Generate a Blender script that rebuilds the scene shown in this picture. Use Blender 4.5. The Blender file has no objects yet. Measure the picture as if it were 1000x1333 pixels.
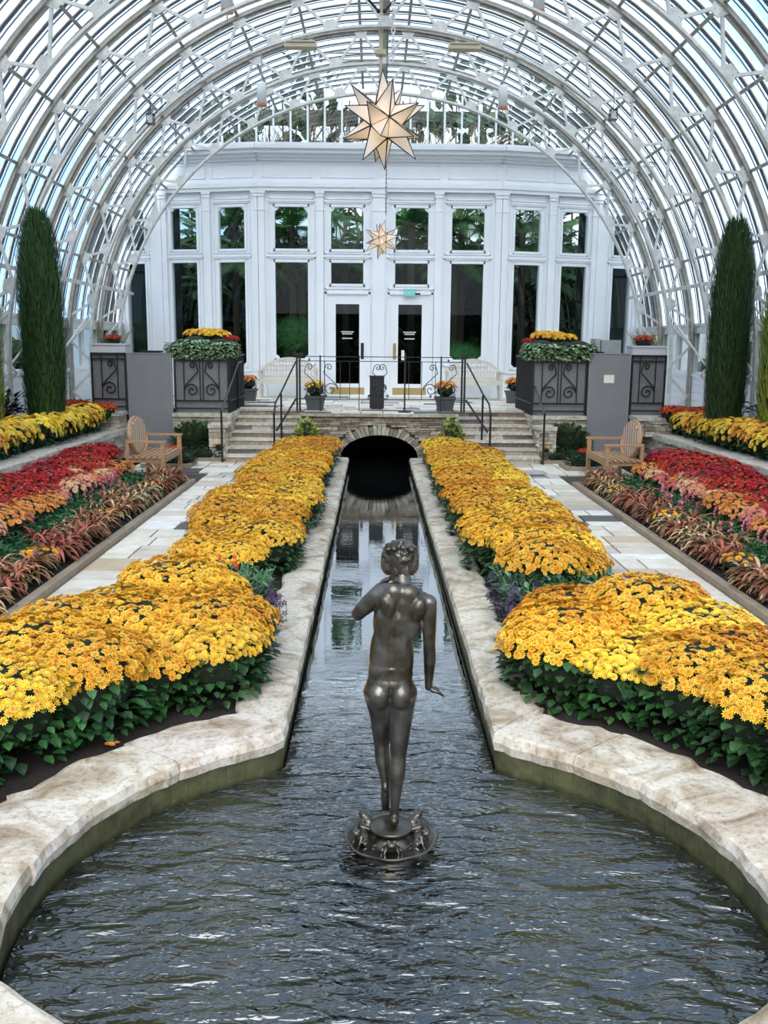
import bpy, math, random
from mathutils import Vector, Matrix, Euler
from math import pi, sin, cos, radians
random.seed(7)
SC = bpy.context.scene
COL = SC.collection
R = random.random
def U(a, b): return a + (b - a) * random.random()

# ------------------------------------------------------------------ helpers
class MB:
    def __init__(s, xf=None):
        s.v = []; s.f = []; s.c = []; s.xf = xf; s.col = (1, 1, 1)
    def add(s, vs, fs, col=None):
        o = len(s.v)
        if s.xf is not None:
            vs = [s.xf @ Vector(p) for p in vs]
        s.v.extend([tuple(p) for p in vs])
        c = col or s.col
        for f in fs:
            s.f.append(tuple(i + o for i in f)); s.c.append(c)
        return s
    def box(s, x0, x1, y0, y1, z0, z1, col=None, j=0.0):
        vs = [(x, y, z) for x in (x0, x1) for y in (y0, y1) for z in (z0, z1)]
        if j: vs = [(a + U(-j, j), b + U(-j, j), c + U(-j, j)) for a, b, c in vs]
        return s.add(vs, [(0, 1, 3, 2), (4, 6, 7, 5), (0, 4, 5, 1), (2, 3, 7, 6), (0, 2, 6, 4), (1, 5, 7, 3)], col)
    def bar(s, p, q, w, h, up=(0, 0, 1), col=None):
        p = Vector(p); q = Vector(q); d = (q - p).normalized(); up = Vector(up)
        if abs(d.dot(up)) > .98: up = Vector((0, 1, 0))
        a = d.cross(up).normalized(); b = a.cross(d)
        vs = [e + a * sx * w / 2 + b * sz * h / 2 for e in (p, q) for sx, sz in ((-1, -1), (1, -1), (1, 1), (-1, 1))]
        return s.add(vs, [(0, 1, 2, 3), (7, 6, 5, 4), (0, 4, 5, 1), (1, 5, 6, 2), (2, 6, 7, 3), (3, 7, 4, 0)], col)
    def tube(s, pts, r, n=6, col=None, cap=True, flat=1.0):
        pts = [Vector(p) for p in pts]; m = len(pts)
        rs = r if isinstance(r, (list, tuple)) else [r] * m
        vs = []; prev = None
        for i, p in enumerate(pts):
            d = (pts[min(i + 1, m - 1)] - pts[max(i - 1, 0)])
            d = d.normalized() if d.length > 1e-9 else Vector((0, 0, 1))
            if prev is None:
                a = d.cross(Vector((0, 0, 1)) if abs(d.z) < .9 else Vector((0, 1, 0))).normalized()
            else:
                a = prev - d * prev.dot(d)
                a = a.normalized() if a.length > 1e-6 else d.orthogonal().normalized()
            prev = a; b = d.cross(a)
            for k in range(n):
                t = 2 * pi * k / n
                vs.append(p + (a * cos(t) + b * sin(t) * flat) * rs[i])
        fs = []
        for i in range(m - 1):
            for k in range(n):
                k2 = (k + 1) % n
                fs.append((i * n + k, i * n + k2, (i + 1) * n + k2, (i + 1) * n + k))
        if cap:
            fs.append(tuple(range(n - 1, -1, -1))); fs.append(tuple((m - 1) * n + k for k in range(n)))
        return s.add(vs, fs, col)
    def lathe(s, prof, n=32, c=(0, 0, 0), col=None, mod=None, sx=1, sy=1):
        vs = []
        for (r, z) in prof:
            for k in range(n):
                t = 2 * pi * k / n
                rr = r * (mod(t, r, z) if mod else 1)
                vs.append((c[0] + rr * cos(t) * sx, c[1] + rr * sin(t) * sy, c[2] + z))
        fs = []
        for i in range(len(prof) - 1):
            for k in range(n):
                k2 = (k + 1) % n
                fs.append((i * n + k, i * n + k2, (i + 1) * n + k2, (i + 1) * n + k))
        return s.add(vs, fs, col)
    def ell(s, c, r, n=12, m=8, rot=None, col=None):
        vs = []; M3 = rot or Matrix.Identity(3)
        c = Vector(c)
        for i in range(m + 1):
            t = pi * i / m
            for k in range(n):
                p = 2 * pi * k / n
                vs.append(c + M3 @ Vector((r[0] * sin(t) * cos(p), r[1] * sin(t) * sin(p), r[2] * cos(t))))
        fs = []
        for i in range(m):
            for k in range(n):
                k2 = (k + 1) % n
                fs.append((i * n + k, (i + 1) * n + k, (i + 1) * n + k2, i * n + k2))
        return s.add(vs, fs, col)
    def prism(s, poly, z0, z1, col=None):
        n = len(poly)
        vs = [(x, y, z0) for x, y in poly] + [(x, y, z1) for x, y in poly]
        fs = [tuple(range(n - 1, -1, -1)), tuple(range(n, 2 * n))]
        fs += [(i, (i + 1) % n, n + (i + 1) % n, n + i) for i in range(n)]
        return s.add(vs, fs, col)
    def mirror(s, cx):
        s.v = [(2 * cx - x, y, z) for x, y, z in s.v]; s.f = [f[::-1] for f in s.f]; return s
    def mesh(s, name, mat, smooth=False):
        me = bpy.data.meshes.new(name)
        me.from_pydata(s.v, [], s.f)
        if any(c != (1, 1, 1) for c in s.c):
            at = me.color_attributes.new('Col', 'FLOAT_COLOR', 'CORNER')
            buf = []
            for f, c in zip(s.f, s.c):
                buf.extend((c[0], c[1], c[2], 1.0) * len(f))
            at.data.foreach_set('color', buf)
        if mat: me.materials.append(mat)
        if smooth: me.shade_smooth()
        me.update()
        return me
    def build(s, name, mat, parent=None, smooth=False):
        return link(name, s.mesh(name, mat, smooth), parent)

def link(name, data, parent=None):
    o = bpy.data.objects.new(name, data); COL.objects.link(o)
    if parent is not None: o.parent = parent
    return o
def tag(o, label=None, cat=None, group=None, kind=None):
    if label: o['label'] = label
    if cat: o['category'] = cat
    if group: o['group'] = group
    if kind: o['kind'] = kind
    return o
def thing(name, label, cat, loc=(0, 0, 0), rz=0, group=None):
    o = link(name, None); o.location = loc; o.rotation_euler = (0, 0, rz)
    return tag(o, label, cat, group)
def copy_tree(o, parent=None):
    c = o.copy(); COL.objects.link(c)
    if parent is not None: c.parent = parent
    for ch in list(KIDS.get(o.name, [])):
        copy_tree(ch, c)
    return c
KIDS = {}
def reg(o):
    """remember the children of a prototype so that copies can be made"""
    KIDS[o.name] = list(o.children)
    for c in o.children: reg(c)
    return o
def dup(proto, label, group=None, loc=None, rz=None, sc=None, cat=None):
    if not proto.get('_used'):
        proto['_used'] = 1; c = proto
    else:
        c = copy_tree(proto)
    if loc is not None: c.location = loc
    if rz is not None: c.rotation_euler = (0, 0, rz)
    if sc is not None: c.scale = sc if isinstance(sc, (tuple, list)) else (sc, sc, sc)
    c['label'] = label
    if group: c['group'] = group
    if cat: c['category'] = cat
    return c

# ------------------------------------------------------------------ materials
def nodes(name):
    m = bpy.data.materials.new(name); m.use_nodes = True
    nt = m.node_tree; nt.nodes.clear()
    out = nt.nodes.new('ShaderNodeOutputMaterial')
    return m, nt, out
def N(nt, t, **kw):
    n = nt.nodes.new(t)
    for k, v in kw.items():
        if k in n.inputs: n.inputs[k].default_value = v
        else: setattr(n, k, v)
    return n
def pbr(name, col, rough=.6, metal=0, noise=.0, nscale=8, bump=0, bscale=30, attr=False, spec=.5, dark=None, rnd=0, coord='Object', coat=0):
    m, nt, out = nodes(name); L = nt.links.new
    b = N(nt, 'ShaderNodeBsdfPrincipled'); L(b.outputs[0], out.inputs[0])
    b.inputs['Roughness'].default_value = rough; b.inputs['Metallic'].default_value = metal
    b.inputs['Specular IOR Level'].default_value = spec
    if coat: b.inputs['Coat Weight'].default_value = coat
    tc = N(nt, 'ShaderNodeTexCoord'); src = None
    if attr:
        a = N(nt, 'ShaderNodeAttribute', attribute_name='Col'); src = a.outputs['Color']
        if tuple(col) != (1, 1, 1):
            mx = N(nt, 'ShaderNodeMix', data_type='RGBA', blend_type='MULTIPLY'); mx.inputs[0].default_value = 1
            L(src, mx.inputs[6]); mx.inputs[7].default_value = (*col, 1); src = mx.outputs[2]
    if noise:
        nz = N(nt, 'ShaderNodeTexNoise', Scale=nscale, Detail=6, Roughness=.6); L(tc.outputs[coord], nz.inputs['Vector'])
        cr = N(nt, 'ShaderNodeValToRGB'); L(nz.outputs[0], cr.inputs[0])
        d = dark or tuple(c * (1 - noise) for c in (col if not attr else (1, 1, 1)))
        cr.color_ramp.elements[0].position = .3; cr.color_ramp.elements[1].position = .7
        if attr:
            cr.color_ramp.elements[0].color = (*d, 1); cr.color_ramp.elements[1].color = (1, 1, 1, 1)
            mx = N(nt, 'ShaderNodeMix', data_type='RGBA', blend_type='MULTIPLY'); mx.inputs[0].default_value = 1
            L(src, mx.inputs[6]); L(cr.outputs[0], mx.inputs[7]); src = mx.outputs[2]
        else:
            cr.color_ramp.elements[0].color = (*d, 1); cr.color_ramp.elements[1].color = (*col, 1); src = cr.outputs[0]
    if rnd:
        oi = N(nt, 'ShaderNodeObjectInfo'); hs = N(nt, 'ShaderNodeHueSaturation')
        mr = N(nt, 'ShaderNodeMapRange'); mr.inputs[3].default_value = 1 - rnd; mr.inputs[4].default_value = 1 + rnd * .6
        mh = N(nt, 'ShaderNodeMapRange'); mh.inputs[3].default_value = .5 - rnd * .05; mh.inputs[4].default_value = .5 + rnd * .05
        L(oi.outputs['Random'], mr.inputs[0]); L(oi.outputs['Random'], mh.inputs[0])
        L(mr.outputs[0], hs.inputs['Value']); L(mh.outputs[0], hs.inputs['Hue'])
        if src is None: hs.inputs['Color'].default_value = (*col, 1)
        else: L(src, hs.inputs['Color'])
        src = hs.outputs[0]
    if src is None: b.inputs['Base Color'].default_value = (*col, 1)
    else: L(src, b.inputs['Base Color'])
    if bump:
        nb = N(nt, 'ShaderNodeTexNoise', Scale=bscale, Detail=5); L(tc.outputs[coord], nb.inputs['Vector'])
        bp = N(nt, 'ShaderNodeBump', Strength=min(1, bump), Distance=.01 if bump <= 1 else .01 * bump)
        L(nb.outputs[0], bp.inputs['Height']); L(bp.outputs[0], b.inputs['Normal'])
    return m
def glass(name, tint, refl=.08, rough=.02, haze=0.0, hazecol=(1, 1, 1), fmul=1.0):
    m, nt, out = nodes(name); L = nt.links.new
    t = N(nt, 'ShaderNodeBsdfTransparent'); t.inputs[0].default_value = (*tint, 1)
    g = N(nt, 'ShaderNodeBsdfGlossy', Roughness=rough)
    f = N(nt, 'ShaderNodeFresnel', IOR=1.5); a = N(nt, 'ShaderNodeMath', operation='ADD'); a.inputs[1].default_value = refl; a.use_clamp = True
    fm = N(nt, 'ShaderNodeMath', operation='MULTIPLY'); fm.inputs[1].default_value = fmul; L(f.outputs[0], fm.inputs[0]); L(fm.outputs[0], a.inputs[0])
    mx = N(nt, 'ShaderNodeMixShader'); L(a.outputs[0], mx.inputs[0]); 
    base = t.outputs[0]
    if haze:
        tr = N(nt, 'ShaderNodeBsdfTranslucent'); tr.inputs[0].default_value = (*hazecol, 1)
        m2 = N(nt, 'ShaderNodeMixShader'); m2.inputs[0].default_value = haze; L(t.outputs[0], m2.inputs[1]); L(tr.outputs[0], m2.inputs[2]); base = m2.outputs[0]
    L(base, mx.inputs[1]); L(g.outputs[0], mx.inputs[2]); L(mx.outputs[0], out.inputs[0])
    return m

M = {}
M['white'] = pbr('white_paint', (.88, .91, .95), .45, noise=.06, nscale=1.5)
M['steel'] = pbr('white_painted_steel', (.80, .81, .80), .5, noise=.25, nscale=9, dark=(.58, .57, .54))
M['steel2'] = pbr('greyed_steel', (.50, .49, .46), .55, noise=.35, nscale=7, dark=(.30, .28, .24))
M['gasket'] = pbr('dark_glazing_strip', (.05, .07, .10), .7)
M['iron'] = pbr('black_wrought_iron', (.012, .012, .014), .45, spec=.5)
M['greypanel'] = pbr('grey_painted_board', (.25, .25, .265), .55, noise=.12, nscale=3)
M['greyplanter'] = pbr('grey_planter_panel', (.22, .22, .23), .6, noise=.25, nscale=5)
M['rail'] = pbr('dark_grey_handrail', (.10, .10, .105), .4, metal=.5)
M['stone'] = pbr('stacked_stone', (1, 1, 1), .85, noise=.35, nscale=14, bump=1, bscale=40, attr=True, dark=(.5, .46, .4))
M['flag'] = pbr('flagstone', (1, 1, 1), .6, noise=.22, nscale=6, bump=.3, bscale=30, attr=True, dark=(.78, .74, .68))
M['grout'] = pbr('dark_grout', (.13, .12, .11), .9)
M['soil'] = pbr('dark_mulch', (.035, .024, .018), .95, noise=.7, nscale=60, bump=1.5, bscale=90)
M['kerb'] = pbr('weathered_wood_kerb', (.36, .28, .20), .8, noise=.3, nscale=12)
M['petal'] = pbr('petals', (1, 1, 1), .55, attr=True, rnd=.16, spec=.3)
M['leaf'] = pbr('leaves', (1, 1, 1), .5, attr=True, rnd=.2, spec=.4)
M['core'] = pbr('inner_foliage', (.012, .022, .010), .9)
M['wood'] = pbr('oiled_teak', (.52, .30, .16), .5, noise=.35, nscale=14)
M['palewood'] = pbr('pale_weathered_wood', (.72, .66, .57), .6, noise=.15, nscale=10)
M['trunk'] = pbr('bark', (.16, .12, .09), .9, noise=.4, nscale=20, bump=1, bscale=40)
M['pot'] = pbr('grey_stone_pot', (.10, .105, .11), .7, noise=.2, nscale=15)
M['brass'] = pbr('brushed_brass', (.50, .36, .16), .4, metal=.7)
M['teal'] = pbr('teal_plastic', (.16, .62, .56), .5)
M['paper'] = pbr('white_paper', (.85, .85, .85), .6)
M['metal'] = pbr('galvanised_metal', (.45, .47, .47), .45, metal=.4, noise=.2)
M['copper'] = pbr('copper_ring', (.55, .2, .1), .4, metal=.6)
M['cream'] = pbr('cream_metal', (.55, .47, .35), .5)
M['asphalt'] = pbr('outside_lawn', (.10, .14, .07), .95, noise=.4, nscale=2)
M['tray'] = pbr('grey_white_tray', (.62, .62, .66), .5)
M['palmwall'] = pbr('palm_house_wall', (.055, .075, .065), .8, noise=.5, nscale=1.2)
M['roofglass'] = glass('roof_glass', (.90, .96, 1.0), .02, .05, fmul=.15)
M['winglass'] = glass('window_glass', (.60, .68, .64), .0, .01, fmul=.45)
M['gableglass'] = glass('gable_glass', (.86, .92, .92), .05, .02)
M['sideglass'] = glass('side_glass', (.30, .34, .32), .0, .01, fmul=.3)
M['doorglass'] = glass('door_glass', (.28, .32, .28), .0, .01, fmul=.8)

def mat_bronze():
    m, nt, out = nodes('dark_bronze'); L = nt.links.new
    b = N(nt, 'ShaderNodeBsdfPrincipled'); L(b.outputs[0], out.inputs[0])
    tc = N(nt, 'ShaderNodeTexCoord'); nz = N(nt, 'ShaderNodeTexNoise', Scale=9, Detail=5); L(tc.outputs['Object'], nz.inputs[0])
    cr = N(nt, 'ShaderNodeValToRGB'); L(nz.outputs[0], cr.inputs[0])
    cr.color_ramp.elements[0].color = (.060, .050, .036, 1); cr.color_ramp.elements[1].color = (.17, .16, .145, 1)
    cr.color_ramp.elements[0].position = .35; cr.color_ramp.elements[1].position = .65
    L(cr.outputs[0], b.inputs['Base Color']); b.inputs['Metallic'].default_value = .85
    mr = N(nt, 'ShaderNodeMapRange'); mr.inputs[3].default_value = .24; mr.inputs[4].default_value = .42
    L(nz.outputs[0], mr.inputs[0]); L(mr.outputs[0], b.inputs['Roughness'])
    return m
M['bronze'] = mat_bronze()

def mat_water():
    m, nt, out = nodes('pond_water'); L = nt.links.new
    tc = N(nt, 'ShaderNodeTexCoord'); sep = N(nt, 'ShaderNodeSeparateXYZ'); L(tc.outputs['Object'], sep.inputs[0])
    mp = N(nt, 'ShaderNodeMapping'); L(tc.outputs['Object'], mp.inputs[0]); mp.inputs['Scale'].default_value = (.8, 1.8, 1)
    n1 = N(nt, 'ShaderNodeTexNoise', Scale=15, Detail=1.5, Roughness=.5, Distortion=1.6); L(mp.outputs[0], n1.inputs['Vector'])
    n2 = N(nt, 'ShaderNodeTexNoise', Scale=4.5, Detail=1, Distortion=.8); L(mp.outputs[0], n2.inputs['Vector'])
    mr = N(nt, 'ShaderNodeMapRange'); L(sep.outputs['Y'], mr.inputs[0])
    mr.interpolation_type = 'SMOOTHSTEP'; mr.inputs[1].default_value = 3.3; mr.inputs[2].default_value = 6.2; mr.inputs[3].default_value = 1; mr.inputs[4].default_value = .01
    ad = N(nt, 'ShaderNodeMath', operation='MULTIPLY_ADD'); L(n2.outputs[0], ad.inputs[0]); ad.inputs[1].default_value = 4.0; L(n1.outputs[0], ad.inputs[2])
    bp = N(nt, 'ShaderNodeBump', Distance=.019); L(mr.outputs[0], bp.inputs['Strength']); L(ad.outputs[0], bp.inputs['Height'])
    d = N(nt, 'ShaderNodeBsdfDiffuse'); d.inputs[0].default_value = (.004, .006, .006, 1)
    g = N(nt, 'ShaderNodeBsdfGlossy', Roughness=.015); g.inputs[0].default_value = (.9, .95, 1, 1)
    f = N(nt, 'ShaderNodeFresnel', IOR=1.36)
    for x in (g, f): L(bp.outputs[0], x.inputs['Normal'])
    fm = N(nt, 'ShaderNodeMath', operation='MULTIPLY'); fm.inputs[1].default_value = 4.8; L(f.outputs[0], fm.inputs[0])
    fm2 = N(nt, 'ShaderNodeMath', operation='MINIMUM'); fm2.inputs[1].default_value = .72; L(fm.outputs[0], fm2.inputs[0])
    mx = N(nt, 'ShaderNodeMixShader'); L(fm2.outputs[0], mx.inputs[0]); L(d.outputs[0], mx.inputs[1]); L(g.outputs[0], mx.inputs[2]); L(mx.outputs[0], out.inputs[0])
    return m
M['water'] = mat_water()

def mat_coping():
    m, nt, out = nodes('limestone_coping'); L = nt.links.new
    b = N(nt, 'ShaderNodeBsdfPrincipled', Roughness=.75); L(b.outputs[0], out.inputs[0])
    tc = N(nt, 'ShaderNodeTexCoord'); a = N(nt, 'ShaderNodeAttribute', attribute_name='Col')
    n1 = N(nt, 'ShaderNodeTexNoise', Scale=3.2, Detail=9, Roughness=.65, Distortion=1.2); L(tc.outputs['Object'], n1.inputs[0])
    c1 = N(nt, 'ShaderNodeValToRGB'); L(n1.outputs[0], c1.inputs[0]); e = c1.color_ramp.elements
    e[0].position = .32; e[0].color = (.28, .21, .14, 1); e[1].position = .56; e[1].color = (.68, .63, .56, 1)
    q = e.new(.72); q.color = (.62, .54, .44, 1); q = e.new(.44); q.color = (.48, .40, .31, 1)
    n2 = N(nt, 'ShaderNodeTexNoise', Scale=38, Detail=6, Roughness=.7); L(tc.outputs['Object'], n2.inputs[0])
    c2 = N(nt, 'ShaderNodeValToRGB'); L(n2.outputs[0], c2.inputs[0]); c2.color_ramp.elements[0].position = .34; c2.color_ramp.elements[0].color = (.6, .57, .52, 1); c2.color_ramp.elements[1].position = .5
    m1 = N(nt, 'ShaderNodeMix', data_type='RGBA', blend_type='MULTIPLY'); m1.inputs[0].default_value = 1; L(c1.outputs[0], m1.inputs[6]); L(c2.outputs[0], m1.inputs[7])
    m2 = N(nt, 'ShaderNodeMix', data_type='RGBA', blend_type='MULTIPLY'); m2.inputs[0].default_value = 1; L(m1.outputs[2], m2.inputs[6]); L(a.outputs[0], m2.inputs[7])
    L(m2.outputs[2], b.inputs['Base Color'])
    bp = N(nt, 'ShaderNodeBump', Strength=.6, Distance=.012); L(n1.outputs[0], bp.inputs['Height']); L(bp.outputs[0], b.inputs['Normal'])
    return m
M['coping'] = mat_coping()
M['algae'] = pbr('algae_stained_stone', (.085, .085, .03), .6, noise=.7, nscale=10, bump=.8, bscale=18)

def mat_star():
    m, nt, out = nodes('frosted_star_glass'); L = nt.links.new
    b = N(nt, 'ShaderNodeBsdfPrincipled', Roughness=.3); b.inputs['Base Color'].default_value = (.75, .66, .58, 1)
    tc = N(nt, 'ShaderNodeTexCoord'); nz = N(nt, 'ShaderNodeTexNoise', Scale=3); L(tc.outputs['Object'], nz.inputs[0])
    cr = N(nt, 'ShaderNodeValToRGB'); L(nz.outputs[0], cr.inputs[0]); cr.color_ramp.elements[0].color = (.50, .42, .38, 1); cr.color_ramp.elements[1].color = (.76, .70, .66, 1)
    L(cr.outputs[0], b.inputs['Base Color'])
    # the bulb inside lights the panes near the centre
    ln = N(nt, 'ShaderNodeVectorMath', operation='LENGTH'); L(tc.outputs['Object'], ln.inputs[0])
    mr = N(nt, 'ShaderNodeMapRange'); mr.inputs[1].default_value = .10; mr.inputs[2].default_value = .42; mr.inputs[3].default_value = .40; mr.inputs[4].default_value = .0
    L(ln.outputs['Value'], mr.inputs[0]); L(mr.outputs[0], b.inputs['Emission Strength'])
    b.inputs['Emission Color'].default_value = (1, .72, .40, 1)
    L(b.outputs[0], out.inputs[0]); return m
M['star'] = mat_star()

# ------------------------------------------------------------------ world and camera
w = bpy.data.worlds.new('sky'); SC.world = w; w.use_nodes = True
nt = w.node_tree; nt.nodes.clear(); L = nt.links.new
wo = N(nt, 'ShaderNodeOutputWorld'); bg = N(nt, 'ShaderNodeBackground'); L(bg.outputs[0], wo.inputs[0])
tc = N(nt, 'ShaderNodeTexCoord'); nz = N(nt, 'ShaderNodeTexNoise', Scale=1.7, Detail=4, Roughness=.5)
mp = N(nt, 'ShaderNodeMapping'); mp.inputs['Scale'].default_value = (1, 1, 2.0); mp.inputs['Location'].default_value = (.4, .3, 0)
L(tc.outputs['Generated'], mp.inputs[0]); L(mp.outputs[0], nz.inputs['Vector'])
cr = N(nt, 'ShaderNodeValToRGB'); L(nz.outputs[0], cr.inputs[0]); e = cr.color_ramp.elements
e[0].position = .40; e[0].color = (.36, .56, .82, 1); e[1].position = .64; e[1].color = (1, .99, .97, 1)
L(cr.outputs[0], bg.inputs[0]); bg.inputs[1].default_value = 1.85
sun = bpy.data.lights.new('hazy_sun', 'SUN'); sun.energy = 3.2; sun.angle = radians(50); sun.color = (1, .97, .92)
so = link('hazy_sun', sun); so.rotation_euler = (radians(50), radians(-5), 0)

RC = ((.9999144, .00685656, .01114332), (-.00976185, -.17612012, .98432028), (.00871161, -.9843448, -.17603811))
cam = bpy.data.cameras.new('camera'); co = link('camera', cam)
co.matrix_world = Matrix(((RC[0][0], -RC[0][1], -RC[0][2], 0), (RC[1][0], -RC[1][1], -RC[1][2], 0), (RC[2][0], -RC[2][1], -RC[2][2], 1.96), (0, 0, 0, 1)))
cam.sensor_fit = 'VERTICAL'; cam.sensor_height = 36; cam.lens = 1210 / 1333 * 36; cam.clip_end = 400
SC.camera = co
SC.view_settings.view_transform = 'Standard'; SC.view_settings.look = 'None'; SC.view_settings.gamma = 1
SC.view_settings.use_curve_mapping = False; SC.view_settings.exposure = 0.28
SC.cycles.transparent_max_bounces = 24

AX = .10      # the garden's centre line
# ------------------------------------------------------------------ ground, path and pool
PAL = [((.86, .81, .72), 9), ((.72, .66, .58), 4), ((.50, .48, .46), 2.5), ((.64, .51, .37), 2), ((.12, .12, .125), 2.8), ((.68, .57, .52), 1.6), ((.90, .88, .84), 3)]
def pick(pal):
    t = sum(w for _, w in pal) * R()
    for c, w_ in pal:
        t -= w_
        if t <= 0: break
    k = U(.92, 1.06); return tuple(min(1, x * k) for x in c)
def slabs(mb, x0, x1, y0, y1, z, lx=.85, ly=.42, pal=PAL):
    w_, h_ = x1 - x0, y1 - y0
    if w_ > lx * U(.8, 1.35) and w_ / lx >= h_ / ly * .9:
        k = U(.35, .65); slabs(mb, x0, x0 + w_ * k, y0, y1, z, lx, ly, pal); slabs(mb, x0 + w_ * k, x1, y0, y1, z, lx, ly, pal); return
    if h_ > ly * U(.8, 1.35):
        k = U(.33, .67); slabs(mb, x0, x1, y0, y0 + h_ * k, z, lx, ly, pal); slabs(mb, x0, x1, y0 + h_ * k, y1, z, lx, ly, pal); return
    g = .010; d = U(-.003, .002)
    mb.box(x0 + g, x1 - g, y0 + g, y1 - g, z - .03, z + d, pick(pal))

g = MB(); g.box(-60, 60, -40, 90, -.75, -.62); tag(g.build('outside_lawn', M['asphalt']), kind='structure')
POOL_C = (.08, 3.17)
# floor: bedding layer (under the paths only) with the stone flags as a child
fl = MB()
for a, b, c, d in ((-2.56, -1.95, 2.0, 6.0), (2.15, 2.86, 2.0, 6.0), (-2.56, -1.45, 6.0, 14.4), (-3.9, -1.0, 14.3, 16.6), (1.65, 2.86, 6.0, 14.4), (1.2, 4.1, 14.3, 16.6)):
    fl.box(a, b, c, d, -.3, -.022)
floor = tag(fl.build('floor', M['grout']), kind='structure')
fs = MB()
for a, b, c, d in ((-2.56, -1.97, 2.0, 6.0), (2.17, 2.86, 2.0, 6.0), (-2.56, -1.47, 6.0, 14.4), (-3.9, -1.05, 14.4, 15.75), (1.67, 2.86, 6.0, 14.4), (1.25, 4.1, 14.4, 15.75)):
    slabs(fs, a, b, c, d, 0.0, .50, .46)
fs.build('paving_slabs', M['flag'], floor)

# pool outline (inner edge), left half; right half is its mirror
def arc(r, a0, a1, n):
    return [(POOL_C[0] + r * cos(radians(a0 + (a1 - a0) * i / n)), POOL_C[1] + r * sin(radians(a0 + (a1 - a0) * i / n))) for i in range(n + 1)]
inner_r = [(AX - .01 + .54, 20.0), (AX - .01 + .54, 16.5), (AX - .01 + .54, 4.52)]
inner_r += arc(1.40, 63, -22, 20)
inner_r += [(1.02, 2.38), (.70, 2.10), (.62, 1.7), (.62, -.6)]
outer_r = [(AX + .86, 16.4), (AX + .84, 4.86)] + arc(1.81, 63, -22, 20) + [(1.75, 2.3), (1.6, 1.9), (1.6, -.6)]
def mir(p): return [(2 * (AX - .01) - x, y) for x, y in p]
poly = inner_r + mir(inner_r)[::-1]
wm = MB(); wm.add([(x, y, -.20) for x, y in poly], [tuple(range(len(poly)))[::-1]])
water = tag(wm.build('pond_water', M['water']), 'dark rippled water filling the round pool and the long channel', 'water', kind='stuff')
# pool basin walls
bw = MB()
for P_ in (inner_r, mir(inner_r)):
    for i in range(len(P_) - 1):
        (x0, y0), (x1, y1) = P_[i], P_[i + 1]
        n = Vector((y1 - y0, x0 - x1, 0)).normalized() * .06
        if (Vector((x0, y0, 0)) + n - Vector((AX, y0, 0))).length < abs(x0 - AX): n = -n
        bw.add([(x0 + n.x * .3, y0 + n.y * .3, -.5), (x1 + n.x * .3, y1 + n.y * .3, -.5), (x1 + n.x * .3, y1 + n.y * .3, -.045), (x0 + n.x * .3, y0 + n.y * .3, -.045)], [(0, 1, 2, 3)])
tag(bw.build('pool_wall', M['algae']), kind='structure')

def resample(P_, step):
    out = [P_[0]]; seg = []
    Ls = [0]
    for i in range(len(P_) - 1): Ls.append(Ls[-1] + math.dist(P_[i], P_[i + 1]))
    return Ls
def at(P_, Ls, t):
    s = t * Ls[-1]
    for i in range(len(P_) - 1):
        if s <= Ls[i + 1] or i == len(P_) - 2:
            k = (s - Ls[i]) / max(1e-9, Ls[i + 1] - Ls[i]); return (P_[i][0] + (P_[i + 1][0] - P_[i][0]) * k, P_[i][1] + (P_[i + 1][1] - P_[i][1]) * k)
def coping(side):
    # build in stretches so inner and outer stay matched
    I = inner_r[1:]; O = outer_r
    I = [(I[0][0], 16.4)] + I[1:]
    st = [([I[0], I[1]], [O[0], O[1]], 12.0, .95), (I[1:23], O[1:23], 0, .62), (I[22:], O[22:], 0, .7)]
    mb = MB(); rnd = random.Random(3 if side < 0 else 5)
    for a, b, _, ln in st:
        La = resample(a, 0); Lb = resample(b, 0); n = max(1, int(round((La[-1] + Lb[-1]) / 2 / ln)))
        cuts = [0] + sorted(min(.995, max(.005, (i + rnd.uniform(-.25, .25)) / n)) for i in range(1, n)) + [1]
        for i in range(n):
            t0, t1 = cuts[i], cuts[i + 1]; m = 8 if ln < .9 else 10; dz = rnd.uniform(-.004, .006)
            k = rnd.uniform(.90, 1.05); col = (k, k * rnd.uniform(.97, 1.0), k * rnd.uniform(.92, 1.0)); g_ = .003 / La[-1]
            vs = []; 
            for q in range(m + 1):
                t = t0 + g_ + (t1 - t0 - 2 * g_) * q / m
                pi_ = Vector((*at(a, La, t), 0)); po = Vector((*at(b, Lb, t), 0)); dd = (po - pi_).normalized()
                je = rnd.uniform(-.012, .012); jo = rnd.uniform(-.03, .03)
                p0 = pi_ + dd * je * .8; p1 = po + dd * jo
                pm = p0.lerp(p1, .5)
                for p, z in ((p0 + dd * .012, -.095), (p0 - dd * .004, -.045), (p0 + dd * .008, -.004), (p0 + dd * .03, .004), (pm, .010 + rnd.uniform(-.004, .004)), (p1 - dd * .03, .004), (p1, -.01), (p1, -.12)):
                    x = p.x if side > 0 else 2 * (AX - .01) - p.x
                    vs.append((x, p.y, z + dz))
            fs_ = []
            for q in range(m):
                for r_ in range(7):
                    f = (q * 8 + r_, q * 8 + r_ + 1, (q + 1) * 8 + r_ + 1, (q + 1) * 8 + r_)
                    fs_.append(f if side > 0 else f[::-1])
            fs_.append(tuple(range(8))[::-1]); fs_.append(tuple(m * 8 + r_ for r_ in range(8)))
            mb.add(vs, fs_, col)
    return mb.build('stone_coping', M['coping'])
tag(coping(-1), 'pale limestone coping slabs edging the left side of the pool', 'coping')
tag(coping(1), 'pale limestone coping slabs edging the right side of the pool', 'coping')

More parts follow.
